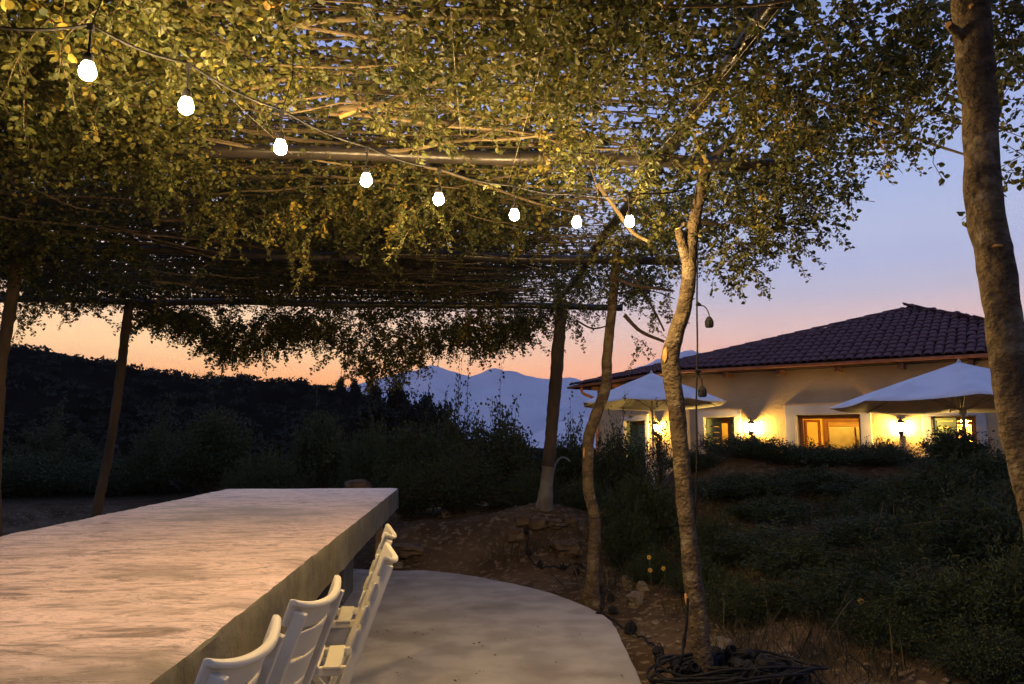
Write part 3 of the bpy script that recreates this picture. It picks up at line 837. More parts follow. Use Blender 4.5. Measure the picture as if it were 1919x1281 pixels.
# unlit string lying on the ground
gp = [hit(x, y) for x, y in [(986, 972), (990, 1005), (987, 1035), (995, 1058), (1012, 1070), (1035, 1068), (1056, 1072), (1075, 1062), (1092, 1068), (1124, 1108), (1130, 1130), (1127, 1154), (1150, 1168), (1178, 1192), (1200, 1200), (1226, 1218), (1245, 1238), (1268, 1252)]]
gs = empty('ground_cable', gp[9])
tag(gs, 'unlit lamp string with empty holders lying along the patio edge', 'cable')
mb = MB(); mb.tube([p + Vector((0, 0, .014 + .02 * abs(math.sin(i * 1.1)))) for i, p in enumerate(spline(gp, 70))], .0065, 7); mb.build('cable', M['black'], gs, True)
for (x, y, t) in [(984, 1002, 1.2), (990, 1040, .9), (1012, 1066, .2), (1056, 1070, 1.3), (1081, 1078, .5), (1122, 1163, 1.45), (1145, 1127, .1), (1148, 1152, 1.3), (1186, 1186, .0), (1178, 1188, .4), (1231, 1232, 1.4), (1238, 1246, 1.2)]:
    p = hit(x, y)
    h = link('lamp_holder', EHOLD, gs, p + Vector((0, 0, .034)) - gs.location); h.rotation_euler = (t, 0, x); h.scale = (1.25,) * 3
    q = min(gp, key=lambda g: (g - p).length)
    mb = MB(); mb.tube(spline([p + Vector((0, 0, .06)), p.lerp(q, .5) + Vector((0, 0, .09)), q + Vector((0, 0, .03))], 8), .0035, 5); mb.build('lead', M['black'], gs, True)
# coil of black cable at the foot of the crooked trunk, and the lead going up the trunk
cc = hit(1392, 1284); 
coil = empty('cable_coil', cc); tag(coil, 'heap of coiled black lamp cable at the foot of the crooked trunk', 'cable coil')
rs2 = np.random.default_rng(8)
for k in range(30):
    R0 = rs2.uniform(.06, .32); ox, oy = rs2.normal() * .07, rs2.normal() * .05; ph = rs2.uniform(0, 6); tl = rs2.normal() * .15
    zz = .015 + .0028 * k
    pth = [Vector((cc.x + ox + R0 * 1.3 * math.cos(a + ph) * (1 + .1 * math.sin(3 * a + k)), cc.y + oy + R0 * .75 * math.sin(a + ph), cc.z + zz + .03 * math.sin(2 * a + k) + tl * R0 * math.cos(a) * .4)) for a in np.linspace(0, 6.1, 26)]
    mb = MB(); mb.tube(pth, .0075, 6); mb.build('loop', M['black'], coil, True)
for k in range(44):
    a = rs2.uniform(0, 6.28); R0 = rs2.uniform(.02, .30)
    h = link('lamp_holder', EHOLD, coil, (R0 * 1.1 * math.cos(a), R0 * .8 * math.sin(a), .05 + rs2.uniform(0, .12) * (1 - R0 * 2))); h.rotation_euler = (rs2.uniform(0, 3), rs2.uniform(0, 3), a); h.scale = (1.3,) * 3
mb = MB(); mb.tube(spline([hit(1268, 1252) + Vector((0, 0, .03)), PY(1276, 1240, 3.9), PY(1282, 1200, 3.88), PY(1287, 1165, 3.87), PY(1289, 1120, 3.88)], 20), [.007 + .004 * (i in (9, 10, 11)) for i in range(21)], 7); mb.build('lead', M['black'], coil, True)
for k in range(7):
    p = hit(1265 + k * 6, 1250 + (k % 3) * 10); h = link('lamp_holder', EHOLD, coil, p + Vector((0, 0, .03)) - coil.location); h.rotation_euler = (1.3, k, k * 2); h.scale = (1.3,) * 3

# ------------------------------------------------------------------ table
T_Z, T_X0, T_X1, T_Y0 = .78, -2.44, -.64, .30
T_Y1 = PZ(747, 914, T_Z).y
table = empty('concrete_table', ((T_X0 + T_X1) / 2, (T_Y0 + T_Y1) / 2, 0))
tag(table, 'long table with a thick rough concrete slab top', 'table')
def make_slab():
    nx, ny = 40, 190
    vs = []; fs = []
    for j in range(ny + 1):
        for i in range(nx + 1):
            x = T_X0 + (T_X1 - T_X0) * i / nx; y = T_Y0 + (T_Y1 - T_Y0) * j / ny
            e = min(i, nx - i) ; 
            dx = 0
            if i in (0, nx): dx = .003 * noise.noise((y * 6, i, 0)) + .005 * noise.noise((y * 31, i, 4))
            dy = .008 * noise.noise((x * 9, j, 3)) if j in (0, ny) else 0
            z = T_Z + .004 * fbm((x * 1.5, y * 4, 2)) + .0022 * fbm((x * 5, y * 16, 5))
            if i in (0, nx) or j in (0, ny): z -= .007 + .004 * noise.noise((x * 20, y * 20, 0))
            vs.append((x + dx, y + dy, z))
    W = nx + 1
    fs = [(j * W + i, j * W + i + 1, (j + 1) * W + i + 1, (j + 1) * W + i) for j in range(ny) for i in range(nx)]
    mb = MB(); mb.v = vs; mb.f = fs
    mb.build('table_top', M['slab_top'], table, True)
    # the poured sides hang from the same edge
    ring = [i for i in range(W)] + [j * W + nx for j in range(1, ny + 1)] + [ny * W + i for i in range(nx - 1, -1, -1)] + [j * W for j in range(ny - 1, 0, -1)]
    sv = []; n = len(ring)
    cx, cy = (T_X0 + T_X1) / 2, (T_Y0 + T_Y1) / 2
    for lev, dz in enumerate((0, -.010, -.07, -.14, -.205, -.212)):
        for k, r in enumerate(ring):
            x, y, z = vs[r]
            o_ = .004 if lev in (1, 2, 3, 4) else (0 if lev == 0 else -.02)
            ux = 1 if abs(x - T_X1) < .03 else (-1 if abs(x - T_X0) < .03 else 0); uy = 1 if abs(y - T_Y1) < .03 else (-1 if abs(y - T_Y0) < .03 else 0)
            nn = .006 * noise.noise((x * 4 + y * 4, dz * 12, 1)) if 0 < lev < 5 else 0
            zz = z if lev == 0 else T_Z - .006 + dz + .004 * noise.noise((x * 6, y * 6, lev)) 
            sv.append((x + ux * (o_ + nn), y + uy * (o_ + nn), zz))
    sf = [(l * n + k, (l + 1) * n + k, (l + 1) * n + (k + 1) % n, l * n + (k + 1) % n) for l in range(5) for k in range(n)]
    sf.append(tuple(5 * n + k for k in range(n)))
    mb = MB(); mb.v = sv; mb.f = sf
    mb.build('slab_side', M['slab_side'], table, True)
make_slab()
for x in (T_X1 - .07, T_X0 + .07):
    mb = MB(); mb.box((x, (T_Y0 + T_Y1) / 2, T_Z - .245), (.035, T_Y1 - T_Y0 - .35, .05)); bevel(mb.build('underside_batten', M['lumber'], table), .003)
for y in (1.1, 3.8, 6.45):
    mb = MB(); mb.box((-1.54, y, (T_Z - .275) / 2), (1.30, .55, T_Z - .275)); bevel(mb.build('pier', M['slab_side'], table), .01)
for y in (7.55,):
    mb = MB(); mb.box((-.76, y, (T_Z - .27) / 2), (.06, .06, T_Z - .27)); mb.build('prop', M['lumber'], table)
    mb = MB(); mb.box((-2.3, y, (T_Z - .27) / 2), (.06, .06, T_Z - .27)); mb.build('prop', M['lumber'], table)

# ------------------------------------------------------------------ folding chairs (local: +x is the way the sitter faces, y the width, origin at floor)
def make_chair():
    root = empty('folding_chair')
    def part(name, mb, smooth=True, bw=.004):
        o = mb.build(name, M['plastic'], root, smooth, world=False)
        if bw: bevel(o, bw, 2)
        return o
    top, foot = Vector((-.27, 0, .80)), Vector((.02, 0, 0.0))
    u = (foot - top).normalized()
    nrm = Vector((-u.z, 0, u.x)); nrm = nrm if nrm.x > 0 else -nrm       # towards the sitter
    W = .168
    for s in (-1, 1):                            # long posts, back top to front foot
        mb = MB()
        q = [top + u * (t * .852) for t in np.linspace(0, 1, 5)]
        vs = []
        for p in q:
            for a, b in ((-.016, -.019), (.016, -.019), (.016, .019), (-.016, .019)):
                vs.append(p + Vector((0, s * W + a * .8, 0)) + nrm * b)
        mb.add(vs, [(i * 4 + k, i * 4 + (k + 1) % 4, i * 4 + 4 + (k + 1) % 4, i * 4 + 4 + k) for i in range(4) for k in range(4)] + [(3, 2, 1, 0), (16, 17, 18, 19)])
        part('post', mb, False)
    def slat(t, h, th, bow, lift=0, name='back_slat'):
        mb = MB(); vs = []; n = 14
        c = top + u * t
        for i in range(n + 1):
            w = -1 + 2 * i / n
            o_ = nrm * (.022 - bow * (1 - w * w)) - u * (lift * (abs(w) ** 3))
            for a, b in ((-h / 2, 0), (h / 2, 0), (h / 2, th), (-h / 2, th)):
                vs.append(c + Vector((0, w * (W + .024), 0)) + u * a * (1 - .12 * abs(w) ** 4) + nrm * b + o_)
        mb.add(vs, [(i * 4 + k, i * 4 + 4 + k, i * 4 + 4 + (k + 1) % 4, i * 4 + (k + 1) % 4) for i in range(n) for k in range(4)] + [(0, 1, 2, 3), tuple(n * 4 + k for k in (3, 2, 1, 0))])
        return part(name, mb)
    def rail():
        mb = MB(); vs = []; n = 18
        for i in range(n + 1):
            w = -1 + 2 * i / n
            c = top + u * (.012 - .016 * abs(w) ** 3) + Vector((0, w * (W + .028), 0)) + nrm * (.020 - .046 * (1 - w * w))
            for a, b in ((-.026, -.008), (-.031, .004), (-.026, .017), (.050, .016), (.050, .006), (-.012, .004), (-.014, -.010)):
                vs.append(c + u * a + nrm * b)
        k7 = 7
        mb.add(vs, [(i * k7 + k, i * k7 + k7 + k, i * k7 + k7 + (k + 1) % k7, i * k7 + (k + 1) % k7) for i in range(n) for k in range(k7)] + [tuple(range(k7)), tuple(n * k7 + k for k in range(k7 - 1, -1, -1))])
        part('top_rail', mb)
    rail()
    for t in (.112, .202, .292): slat(t, .080, .011, .046)
    zs = .435
    for k in range(5):                           # seat slats
        x = .00 + k * .082 - .06
        mb = MB(); vs = []; n = 8
        for i in range(n + 1):
            w = -1 + 2 * i / n
            for a, b in ((-.033, 0), (.033, 0), (.033, .013), (-.033, .013)):
                vs.append((x + a + .0, w * (W - .028 + (.012 if True else 0)), zs + b - .014 * (1 - w * w) - .02 * (4 - k) / 4))
        mb.add(vs, [(i * 4 + k2, i * 4 + 4 + k2, i * 4 + 4 + (k2 + 1) % 4, i * 4 + (k2 + 1) % 4) for i in range(n) for k2 in range(4)] + [(0, 1, 2, 3), tuple(n * 4 + k2 for k2 in (3, 2, 1, 0))])
        part('seat_slat', mb)
    for s in (-1, 1):
        mb = MB(); mb.box((.09, s * (W - .035), zs - .030), (.42, .022, .035)); part('seat_rail', mb, False)
        a, b = Vector((.26, s * (W - .052), zs - .03)), Vector((-.06, s * (W - .052), 0)); d = (b - a).normalized(); nn = Vector((-d.z, 0, d.x))
        mb = MB(); vs = [p + Vector((0, e, 0)) + nn * f for p in (a, b) for e, f in ((-.011, -.017), (.011, -.017), (.011, .017), (-.011, .017))]
        mb.add(vs, [(k, (k + 1) % 4, 4 + (k + 1) % 4, 4 + k) for k in range(4)] + [(3, 2, 1, 0), (4, 5, 6, 7)]); part('rear_leg', mb, False)
    mb = MB(); mb.box((-.004, 0, .10), (.022, .30, .03)); part('stretcher', mb, False)
    return root
proto = make_chair()
proto.location = (-60, -60, 0)
chairs = [(-.468, 1.83, math.pi - .12, 'white folding chair nearest the camera, only its backrest in view'),
          (-.412, 2.40, math.pi - .16, 'second nearest white folding chair, its slatted back seen from behind'),
          (-.278, 3.20, math.pi + .08, 'third white folding chair along the table, seen edge on with its post reaching the floor'),
          (-.345, 3.95, math.pi + .07, 'farthest white folding chair at the table, mostly hidden behind the next one')]
for i, (x, y, rz, lab) in enumerate(chairs):
    c = proto if i == 0 else copy_tree(proto)
    ca, sa = math.cos(rz), math.sin(rz)
    c.location = (x - ca * (-.27), y - sa * (-.27), 0.0)
    c.rotation_euler = (0, 0, rz)
    tag(c, lab, 'chair', 'white folding chairs along the table')

# ------------------------------------------------------------------ house
Z_EAVE, Z_FL = 2.88, -.18
def flat(v): return Vector((v.x, v.y, 0))
eA, eC, eB = flat(PD(1072, 722, 21.8)), flat(PD(1262, 690, 16.9)), flat(PD(2085, 645, 12.5))
fdir = (eB - eC).normalized(); fn = Vector((-fdir.y, fdir.x, 0))            # inward
ldir = (eC - eA).normalized(); ln_ = Vector((-ldir.y, ldir.x, 0))
eD = eB + fn * 8.6; eE = eA + (fn + ln_).normalized() * 7.0
apex = PD(1710, 577, 18.0)
OV = .50
def isect(p, d, q, e):
    k = d.x * e.y - d.y * e.x; w = q - p
    return p + d * ((w.x * e.y - w.y * e.x) / k)
wC = isect(eC + fn * OV, fdir, eA + ln_ * OV, ldir)
wA = eA + ln_ * OV + ldir * .62
wB = eB + fn * OV - fdir * OV
house = empty('house', (apex.x, apex.y, Z_FL))
tag(house, 'low stucco house with a dark tiled hip roof and lit windows', 'house')
HT = .36
def frame(p, d, n): return Matrix(((d.x, n.x, 0, p.x), (d.y, n.y, 0, p.y), (0, 0, 1, 0), (0, 0, 0, 1)))
MF, MLft = frame(wC, fdir, fn), frame(wA, ldir, ln_)
LF, LL = (wB - wC).length, (wC - wA).length
def on_wall(px, py, p, n):
    r = ray(px, py); o = Vector((0, 0, CAM_Z)); t = (p - o).dot(n) / r.dot(n)
    return o + r * t
def s_of(px, py, left=False):
    p, d, n = (wA, ldir, ln_) if left else (wC, fdir, fn)
    q = on_wall(px, py, p, n); return (q - p).dot(d), q.z
WIN = {}
def win(name, x0, x1, ytop, zbot, left=False):
    s0, z = s_of(x0, ytop, left); s1, z1 = s_of(x1, ytop, left)
    WIN[name] = (s0, s1, (z + z1) / 2, zbot, left)
win('w2', 1320, 1376, 781, .15); win('w3', 1490, 1612, 776, -.15); win('w4', 1745, 1829, 779, -.15)
win('w1', 1171, 1211, 788, -.15, True)
def wall(M4, L, ops, parent):
    mb = MB(); ops = sorted(ops); s = 0; zt = Z_EAVE + .1
    for a, b, z1, z0 in ops:
        mb.box(((s + a) / 2, HT / 2, (zt + Z_FL) / 2), (a - s, HT, zt - Z_FL), M4)
        mb.box(((a + b) / 2, HT / 2, (zt + z1) / 2), (b - a, HT, zt - z1), M4)
        if z0 > Z_FL + .05: mb.box(((a + b) / 2, HT / 2, (z0 + Z_FL) / 2), (b - a, HT, z0 - Z_FL), M4)
        s = b
    mb.box(((s + L) / 2, HT / 2, (zt + Z_FL) / 2), (L - s, HT, zt - Z_FL), M4)
    mb.build('wall', M['stucco'], parent)
wall(MF, LF, [WIN[k][:4] for k in ('w2', 'w3', 'w4')], house)
wall(MLft, LL, [WIN['w1'][:4]], house)
for p, q in ((wB, eD - fn * OV - fdir * OV), (eD - fn * OV - fdir * OV, eE), (eE, wA)):     # hidden sides
    d = (q - p).normalized(); n = Vector((-d.y, d.x, 0))
    mb = MB(); mb.box(((q - p).length / 2, HT / 2, (Z_EAVE + Z_FL) / 2), ((q - p).length, HT, Z_EAVE - Z_FL), frame(p, d, n)); mb.build('wall', M['stucco'], house)
def window(k, tl=.17, shutters=None):
    s0, s1, z1, z0, left = WIN[k]; M4 = MLft if left else MF
    t = tl
    g = MB()                                    # plain white surround, proud of the stucco
    for c, d in ((((s0 + s1) / 2, -.02, z1 + t / 2), (s1 - s0 + 2 * t, .05, t)), ((s0 - t / 2, -.02, (z1 + z0) / 2), (t, .05, z1 - z0)), ((s1 + t / 2, -.02, (z1 + z0) / 2), (t, .05, z1 - z0))):
        g.box(c, d, M4)
    o = bevel(g.build('window_surround', M['trim'], house), .006)
    g = MB(); g.box(((s0 + s1) / 2, -.026, z1 + t + .016), (s1 - s0 + 2 * t + .04, .056, .028), M4); g.build('drip_moulding', M['stucco'], house)
    r = MB()                                    # plastered reveal
    r.box((s0 + .005, HT / 2, (z1 + z0) / 2), (.012, HT - .02, z1 - z0), M4); r.box((s1 - .005, HT / 2, (z1 + z0) / 2), (.012, HT - .02, z1 - z0), M4); r.box(((s0 + s1) / 2, HT / 2, z1 - .005), (s1 - s0 - .03, HT - .02, .012), M4)
    r.build('reveal', M['trim'], house)
    f = MB(); b = .07; y = HT - .06
    f.box(((s0 + s1) / 2, y, z1 - b / 2 - .012), (s1 - s0 - .024, .06, b), M4)
    f.box((s0 + b / 2 + .012, y, (z1 + z0) / 2 - b / 2), (b, .06, z1 - z0 - b), M4); f.box((s1 - b / 2 - .012, y, (z1 + z0) / 2 - b / 2), (b, .06, z1 - z0 - b), M4)
    f.build('window_frame', M['woodframe'], house)
    return s0, s1, z1, z0, M4
def leaf_panel(name, M4, s, y, w, z0, z1, ang, m, slats=0, panes=0):
    """a hinged panel: hinge at s, opened by ang"""
    R = M4 @ Matrix.Translation((s, y, 0)) @ Matrix.Rotation(ang, 4, 'Z')
    g = MB(); h = z1 - z0
    st = .055 if abs(w) > .3 else .045
    sg = 1 if w > 0 else -1; aw = abs(w)
    g.box((sg * st / 2, 0, (z0 + z1) / 2), (st, .035, h), R); g.box((sg * (aw - st / 2), 0, (z0 + z1) / 2), (st, .035, h), R)
    for zz in (z0 + st / 2, z1 - st / 2): g.box((sg * aw / 2, 0, zz), (aw - 2 * st, .034, st), R)
    if panes:
        for i in range(1, panes): g.box((sg * aw / 2, 0, z0 + h * i / panes), (aw - 2 * st, .03, .03), R)
    o = g.build(name, m, house)
    if slats:
        for i in range(slats):
            sl = MB(); zz = z0 + st + (h - 2 * st) * (i + .5) / slats; sl.box((sg * aw / 2, 0, zz), (aw - 2 * st, .02, (h - 2 * st) / slats * .86), R)
            so = sl.build('slat', m, o, world=False); so.data.transform(Matrix.Translation(-house.location))
    return o
s0, s1, z1, z0, M4 = window('w1', .12)
leaf_panel('shutter', M4, s0 + .02, .05, .30, z0, z1 - .03, 1.1, M['shutter'], 12)
leaf_panel('shutter', M4, s1 - .02, HT - .1, -.62, z0, z1 - .1, .15, M['shutter'], 12)
s0, s1, z1, z0, M4 = window('w2', .15)
leaf_panel('shutter', M4, s0 + .02, .06, .34, z0, z1 - .03, .55, M['shutter'], 12)
leaf_panel('shutter', M4, s1 - .02, .06, -.22, z0, z1 - .03, -.9, M['shutter'], 12)
leaf_panel('casement', M4, s1 - .22, HT + .02, -.42, z0, z1 - .08, .25, M['woodframe'], 0, 2)
s0, s1, z1, z0, M4 = window('w3', .20)
leaf_panel('casement', M4, s0 + .09, HT + .02, .52, z0, z1 - .09, 1.15, M['woodframe'], 0, 3)
s0, s1, z1, z0, M4 = window('w4', .16)
leaf_panel('shutter', M4, s0 + .03, .0, .42, z0, z1 - .04, -.35, M['shutter'], 14)
leaf_panel('casement', M4, s1 - .05, HT + .02, -.46, z0, z1 - .1, -.5, M['darkwood'], 0, 4)
# rooms behind the openings
def room(sa, sb, dep, name='interior_wall'):
    g = MB(); t = .06; y0 = HT + .003; y1 = HT + dep; zt = 2.55
    g.box(((sa + sb) / 2, y1, (zt + Z_FL) / 2), (sb - sa, t, zt - Z_FL), MF)
    g.box((sa, (y0 + y1) / 2, (zt + Z_FL) / 2), (t, y1 - y0, zt - Z_FL), MF); g.box((sb, (y0 + y1) / 2, (zt + Z_FL) / 2), (t, y1 - y0, zt - Z_FL), MF)
    g.build(name, M['yellow_wall'], house)
    g = MB(); g.box(((sa + sb) / 2, (y0 + y1) / 2, zt + .03), (sb - sa, y1 - y0, .05), MF); g.build('interior_ceiling', M['yellow_wall'], house)
    g = MB(); g.box(((sa + sb) / 2, (y0 + y1) / 2, Z_FL - .0), (sb - sa, y1 - y0, .05), MF); g.build('interior_floor', M['lumber'], house)
w2, w3, w4 = WIN['w2'], WIN['w3'], WIN['w4']
room(w2[0] - .5, w2[1] + .45, 1.6)
room(w3[0] - .55, w4[0] - .75, 3.0)
room(w4[0] - .55, w4[1] + 1.3, 2.8)
def lamp_globe(s, y, z, r, label, cord=True):
    c = MF @ Vector((s, y, z))
    root = empty('ceiling_lamp', c); tag(root, label, 'lamp')
    g = MB(); g.lathe([(r * math.sin(a) + .002, -r * math.cos(a)) for a in np.linspace(.05, 3.09, 9)], c, 12); g.build('globe', M['room_glow'], root, True)
    g = MB(); g.tube([c + Vector((0, 0, r)), c + Vector((0, 0, max(r + .02, 2.55 - z)))], .008, 6); g.build('cord', M['black'], root)
sA, sB = w3[0], w3[1]
# doorway and tall fridge seen through the wide opening
g = MB(); yb = HT + 2.9
wo = sB - sA
ds0 = sA - .52 + .36 * wo
for c, d in (((ds0, yb, .88), (.10, .12, 2.1)), ((ds0 + 1.0, yb, .88), (.10, .12, 2.1)), ((ds0 + .5, yb, 1.80), (.90, .12, .11))): g.box(c, d, MF)
g.build('inner_door_frame', M['darkwood'], house)
g = MB(); g.box((ds0 + .5, yb, .86), (.88, .08, 1.80), MF); g.build('inner_door', M['lumber'], house)
fs = sA - .33 + .46 * wo
fr = empty('fridge', MF @ Vector((fs + .3, HT + 1.9, Z_FL))); tag(fr, 'tall steel fridge inside the room behind the widest window', 'fridge')
g = MB(); g.box((fs + .28, HT + 1.9, .74), (.54, .6, 1.70), MF); bevel(g.build('body', M['steel'], fr), .01)
g = MB(); g.box((fs + .86, HT + 1.9, .74), (.54, .6, 1.68), MF); bevel(g.build('door', M['steel'], fr), .01)
g = MB(); g.box((fs + .57, HT + 1.58, .75), (.03, .03, 1.3), MF); g.build('handle', M['darkwood'], fr)
lamp_globe((sA + sB) / 2 - .1, HT + 1.2, 2.33, .10, 'lit ceiling globe in the room behind the widest window')
lamp_globe((w2[0] + w2[1]) / 2 - .2, HT + .8, 2.33, .05, 'small lit ceiling globe behind the orange casement window')
q = s_of(1771, 800)
lamp_globe(q[0] + .25, HT + 1.0, 1.66, .075, 'lit pendant globe seen through the rightmost window')
lamp_globe(q[0] + .75, HT + 2.2, 1.38, .16, 'large low glowing lamp deep in the room behind the rightmost window')

# roof
roof = empty('roof', (0, 0, 0)); roof.parent = house
def rv(v, z=Z_EAVE): return Vector((v.x, v.y, z))
RP = [rv(eA), rv(eC), rv(eB), rv(eD), rv(eE)]
deck = MB(); nrp = len(RP)
deck.v = [tuple(p) for p in RP] + [tuple(apex)] + [(p.x, p.y, p.z - .10) for p in RP]
deck.f = [(i, (i + 1) % nrp, nrp) for i in range(nrp)] + [tuple(nrp + 1 + i for i in range(nrp - 1, -1, -1))] + [(i, nrp + 1 + i, nrp + 1 + (i + 1) % nrp, (i + 1) % nrp) for i in range(nrp)]
def rbuild(mb, name, m, smooth=False):
    return link(name, mb.mesh(name, m, house.location, smooth), roof)
rbuild(deck, 'roof_deck', M['roofdeck'])
def tile_mesh(L, w):
    mb = MB(); vs = []; n = 6
    for j, (y, k, lift) in enumerate(((-.02, 1.0, .013), (L, .86, .0))):
        for i in range(n + 1):
            a = math.pi * i / n
            vs.append((-math.cos(a) * w / 2 * k, y, math.sin(a) * w * .27 * k + lift))
        for i in range(n + 1):
            a = math.pi * i / n
            vs.append((-math.cos(a) * (w / 2 * k - .016), y, math.sin(a) * (w * .27 * k - .012) + lift))
    m = n + 1
    fs = []
    for i in range(n):
        fs += [(i, i + 1, 2 * m + i + 1, 2 * m + i), (m + i, 3 * m + i, 3 * m + i + 1, m + i + 1), (i, m + i, m + i + 1, i + 1)]
    mb.add(vs, fs); return mb
TL, TW = .33, .172
TILE = tile_mesh(TL + .06, TW).mesh('tile', M['tile'], smooth=True)
def tile_face(P, Q, T, stuff):
    e = (Q - P); Lg = e.length; e.normalize()
    nrm = e.cross(T - P).normalized()
    if nrm.z < 0: nrm = -nrm
    up = nrm.cross(e).normalized()
    if up.z < 0: up = -up
    hgt = (T - P).dot(up); sT = (T - P).dot(e)
    big = MB(); base = tile_mesh(TL + .06, TW); out = []
    for j in range(int(hgt / TL) + 1):
        v = -.06 + j * TL
        a = sT * max(0, v) / hgt; b = Lg - (Lg - sT) * max(0, v) / hgt
        n = int(Lg / TW)
        for i in range(n):
            s = (i + .5) * TW
            if s < a + .02 or s > b - .02: continue
            R = Matrix(((e.x, up.x, nrm.x), (e.y, up.y, nrm.y), (e.z, up.z, nrm.z))).to_4x4()
            jt = Matrix.Rotation(random.gauss(0, .02), 4, 'Z')
            R = Matrix.Translation(P + e * (s + random.gauss(0, .006)) + up * (v + random.gauss(0, .008)) + nrm * (.012 + random.uniform(0, .006))) @ R @ jt
            out.append(R)
    return out, base
fr_t, tb = tile_face(RP[1], RP[2], apex, False)
lf_t, _ = tile_face(RP[0], RP[1], apex, True)
rt_t, _ = tile_face(RP[2], RP[3], apex, True)
cp0 = Vector((0, 0, CAM_Z))
fr_t.sort(key=lambda R: (R.translation - cp0).length + (0 if -20 < view_px(R.translation)[0] < 1880 else 50))
for R in fr_t[:300]:
    o = link('tile', TILE, roof); R2 = R.copy(); R2.translation = R.translation - house.location; o.matrix_local = R2
rest = MB()
for R in fr_t[300:] + lf_t + rt_t: rest.add([R @ Vector(v) for v in tb.v], tb.f)
o = rbuild(rest, 'farther_tiles', M['tile'], True); o['kind'] = 'stuff'
cap = tile_mesh(.46, .20)
for P in (RP[0], RP[1], RP[2]):                  # hip caps
    d = apex - P; L = d.length; d.normalize()
    sd = d.cross(Vector((0, 0, 1))).normalized(); up = sd.cross(d)
    for k in range(int(L / .42)):
        R = Matrix(((sd.x, d.x, up.x), (sd.y, d.y, up.y), (sd.z, d.z, up.z))).to_4x4(); R.translation = P + d * (k * .42) + up * (.022 if P != RP[1] else .012)
        c = MB(); c.add([R @ Vector(v) for v in cap.v], cap.f); rbuild(c, 'hip_tile', M['tile'], True)
# gutter, rafter ends and downpipe
for P, Q, n in ((eA, eC, ln_), (eC, eB, fn)):
    d = (Q - P).normalized(); g = MB()
    a, b = P - n * .07 - d * (.10 if P is eA else 0), Q - n * .07
    prof = [(-.055, .0), (-.045, -.045), (0, -.065), (.045, -.045), (.055, 0), (.047, 0), (.038, -.038), (0, -.055), (-.038, -.038), (-.047, 0)]
    vs = [Vector((p.x, p.y, Z_EAVE - .03)) + n * u_ + Vector((0, 0, w_)) for p in (a, b) for u_, w_ in prof]
    k = len(prof); g.add(vs, [(i, (i + 1) % k, k + (i + 1) % k, k + i) for i in range(k)] + [tuple(range(k)), tuple(range(2 * k - 1, k - 1, -1))]); g.build('gutter', M['copper'], house)
    L = (Q - P).length
    for i in range(1, int(L / 1.15)):
        c = P + d * (i * 1.15) + n * .27; g = MB(); g.box((0, 0, 0), (.09, .46, .09), Matrix.Translation((c.x, c.y, Z_EAVE - .155)) @ frame(Vector((0, 0, 0)), d, n)); g.build('rafter_end', M['darkwood'], house)
p = wA + ldir * .05 - ln_ * .06
g = MB(); g.tube(spline([Vector((p.x, p.y, Z_FL)), Vector((p.x, p.y, 1.6)), Vector((p.x, p.y, 2.35)), Vector((p.x, p.y, 2.5)) - ln_ * .12, Vector((p.x, p.y, 2.62)) - ln_ * .42, Vector((p.x, p.y, 2.80)) - ln_ * .48], 30), .04, 10); g.build('downpipe', M['copper'], house, True)

# wall lanterns
def lantern(px, py, label, left=False):
    s, z = s_of(px, py, left); M4 = MLft if left else MF
    c = M4 @ Vector((s, -.13, z)); n = ln_ if left else fn
    root = empty('wall_lantern', c); tag(root, label, 'wall lamp', 'lit wall lanterns on the house')
    g = MB(); g.lathe([(.012, -.16), (.020, -.15), (.05, -.10), (.058, -.06), (.05, -.045), (.012, -.04)], c + Vector((0, 0, -.06)), 12); g.build('urn', M['iron'], root, True)
    g = MB(); g.tube(spline([c + Vector((0, 0, -.20)), c + Vector((0, 0, -.24)) + n * .06, c + Vector((0, 0, -.20)) + n * .12], 8), .011, 8); g.build('arm', M['iron'], root, True)
    g = MB(); g.lathe([(.004, 0), (.045, .002), (.05, .012), (.004, .014)], c + Vector((0, 0, -.2)) + n * .115, 12, None); g.build('backplate', M['iron'], root)
    g = MB(); g.lathe([(.015, -.10), (.032, -.085), (.042, -.03), (.040, .02), (.03, .035), (.01, .038)], c, 14); g.build('glass', M['lamp_glass'], root, True)
    g = MB(); g.lathe([(.094, .050), (.088, .064), (.045, .10), (.014, .125), (.014, .15), (.003, .165)], c, 14); g.build('cap', M['iron'], root, True)
lantern(1236, 799, 'lit wall lantern behind the left umbrella', True)
lantern(1411, 798, 'lit wall lantern left of the widest window')
lantern(1690, 797, 'lit wall lantern right of the widest window')

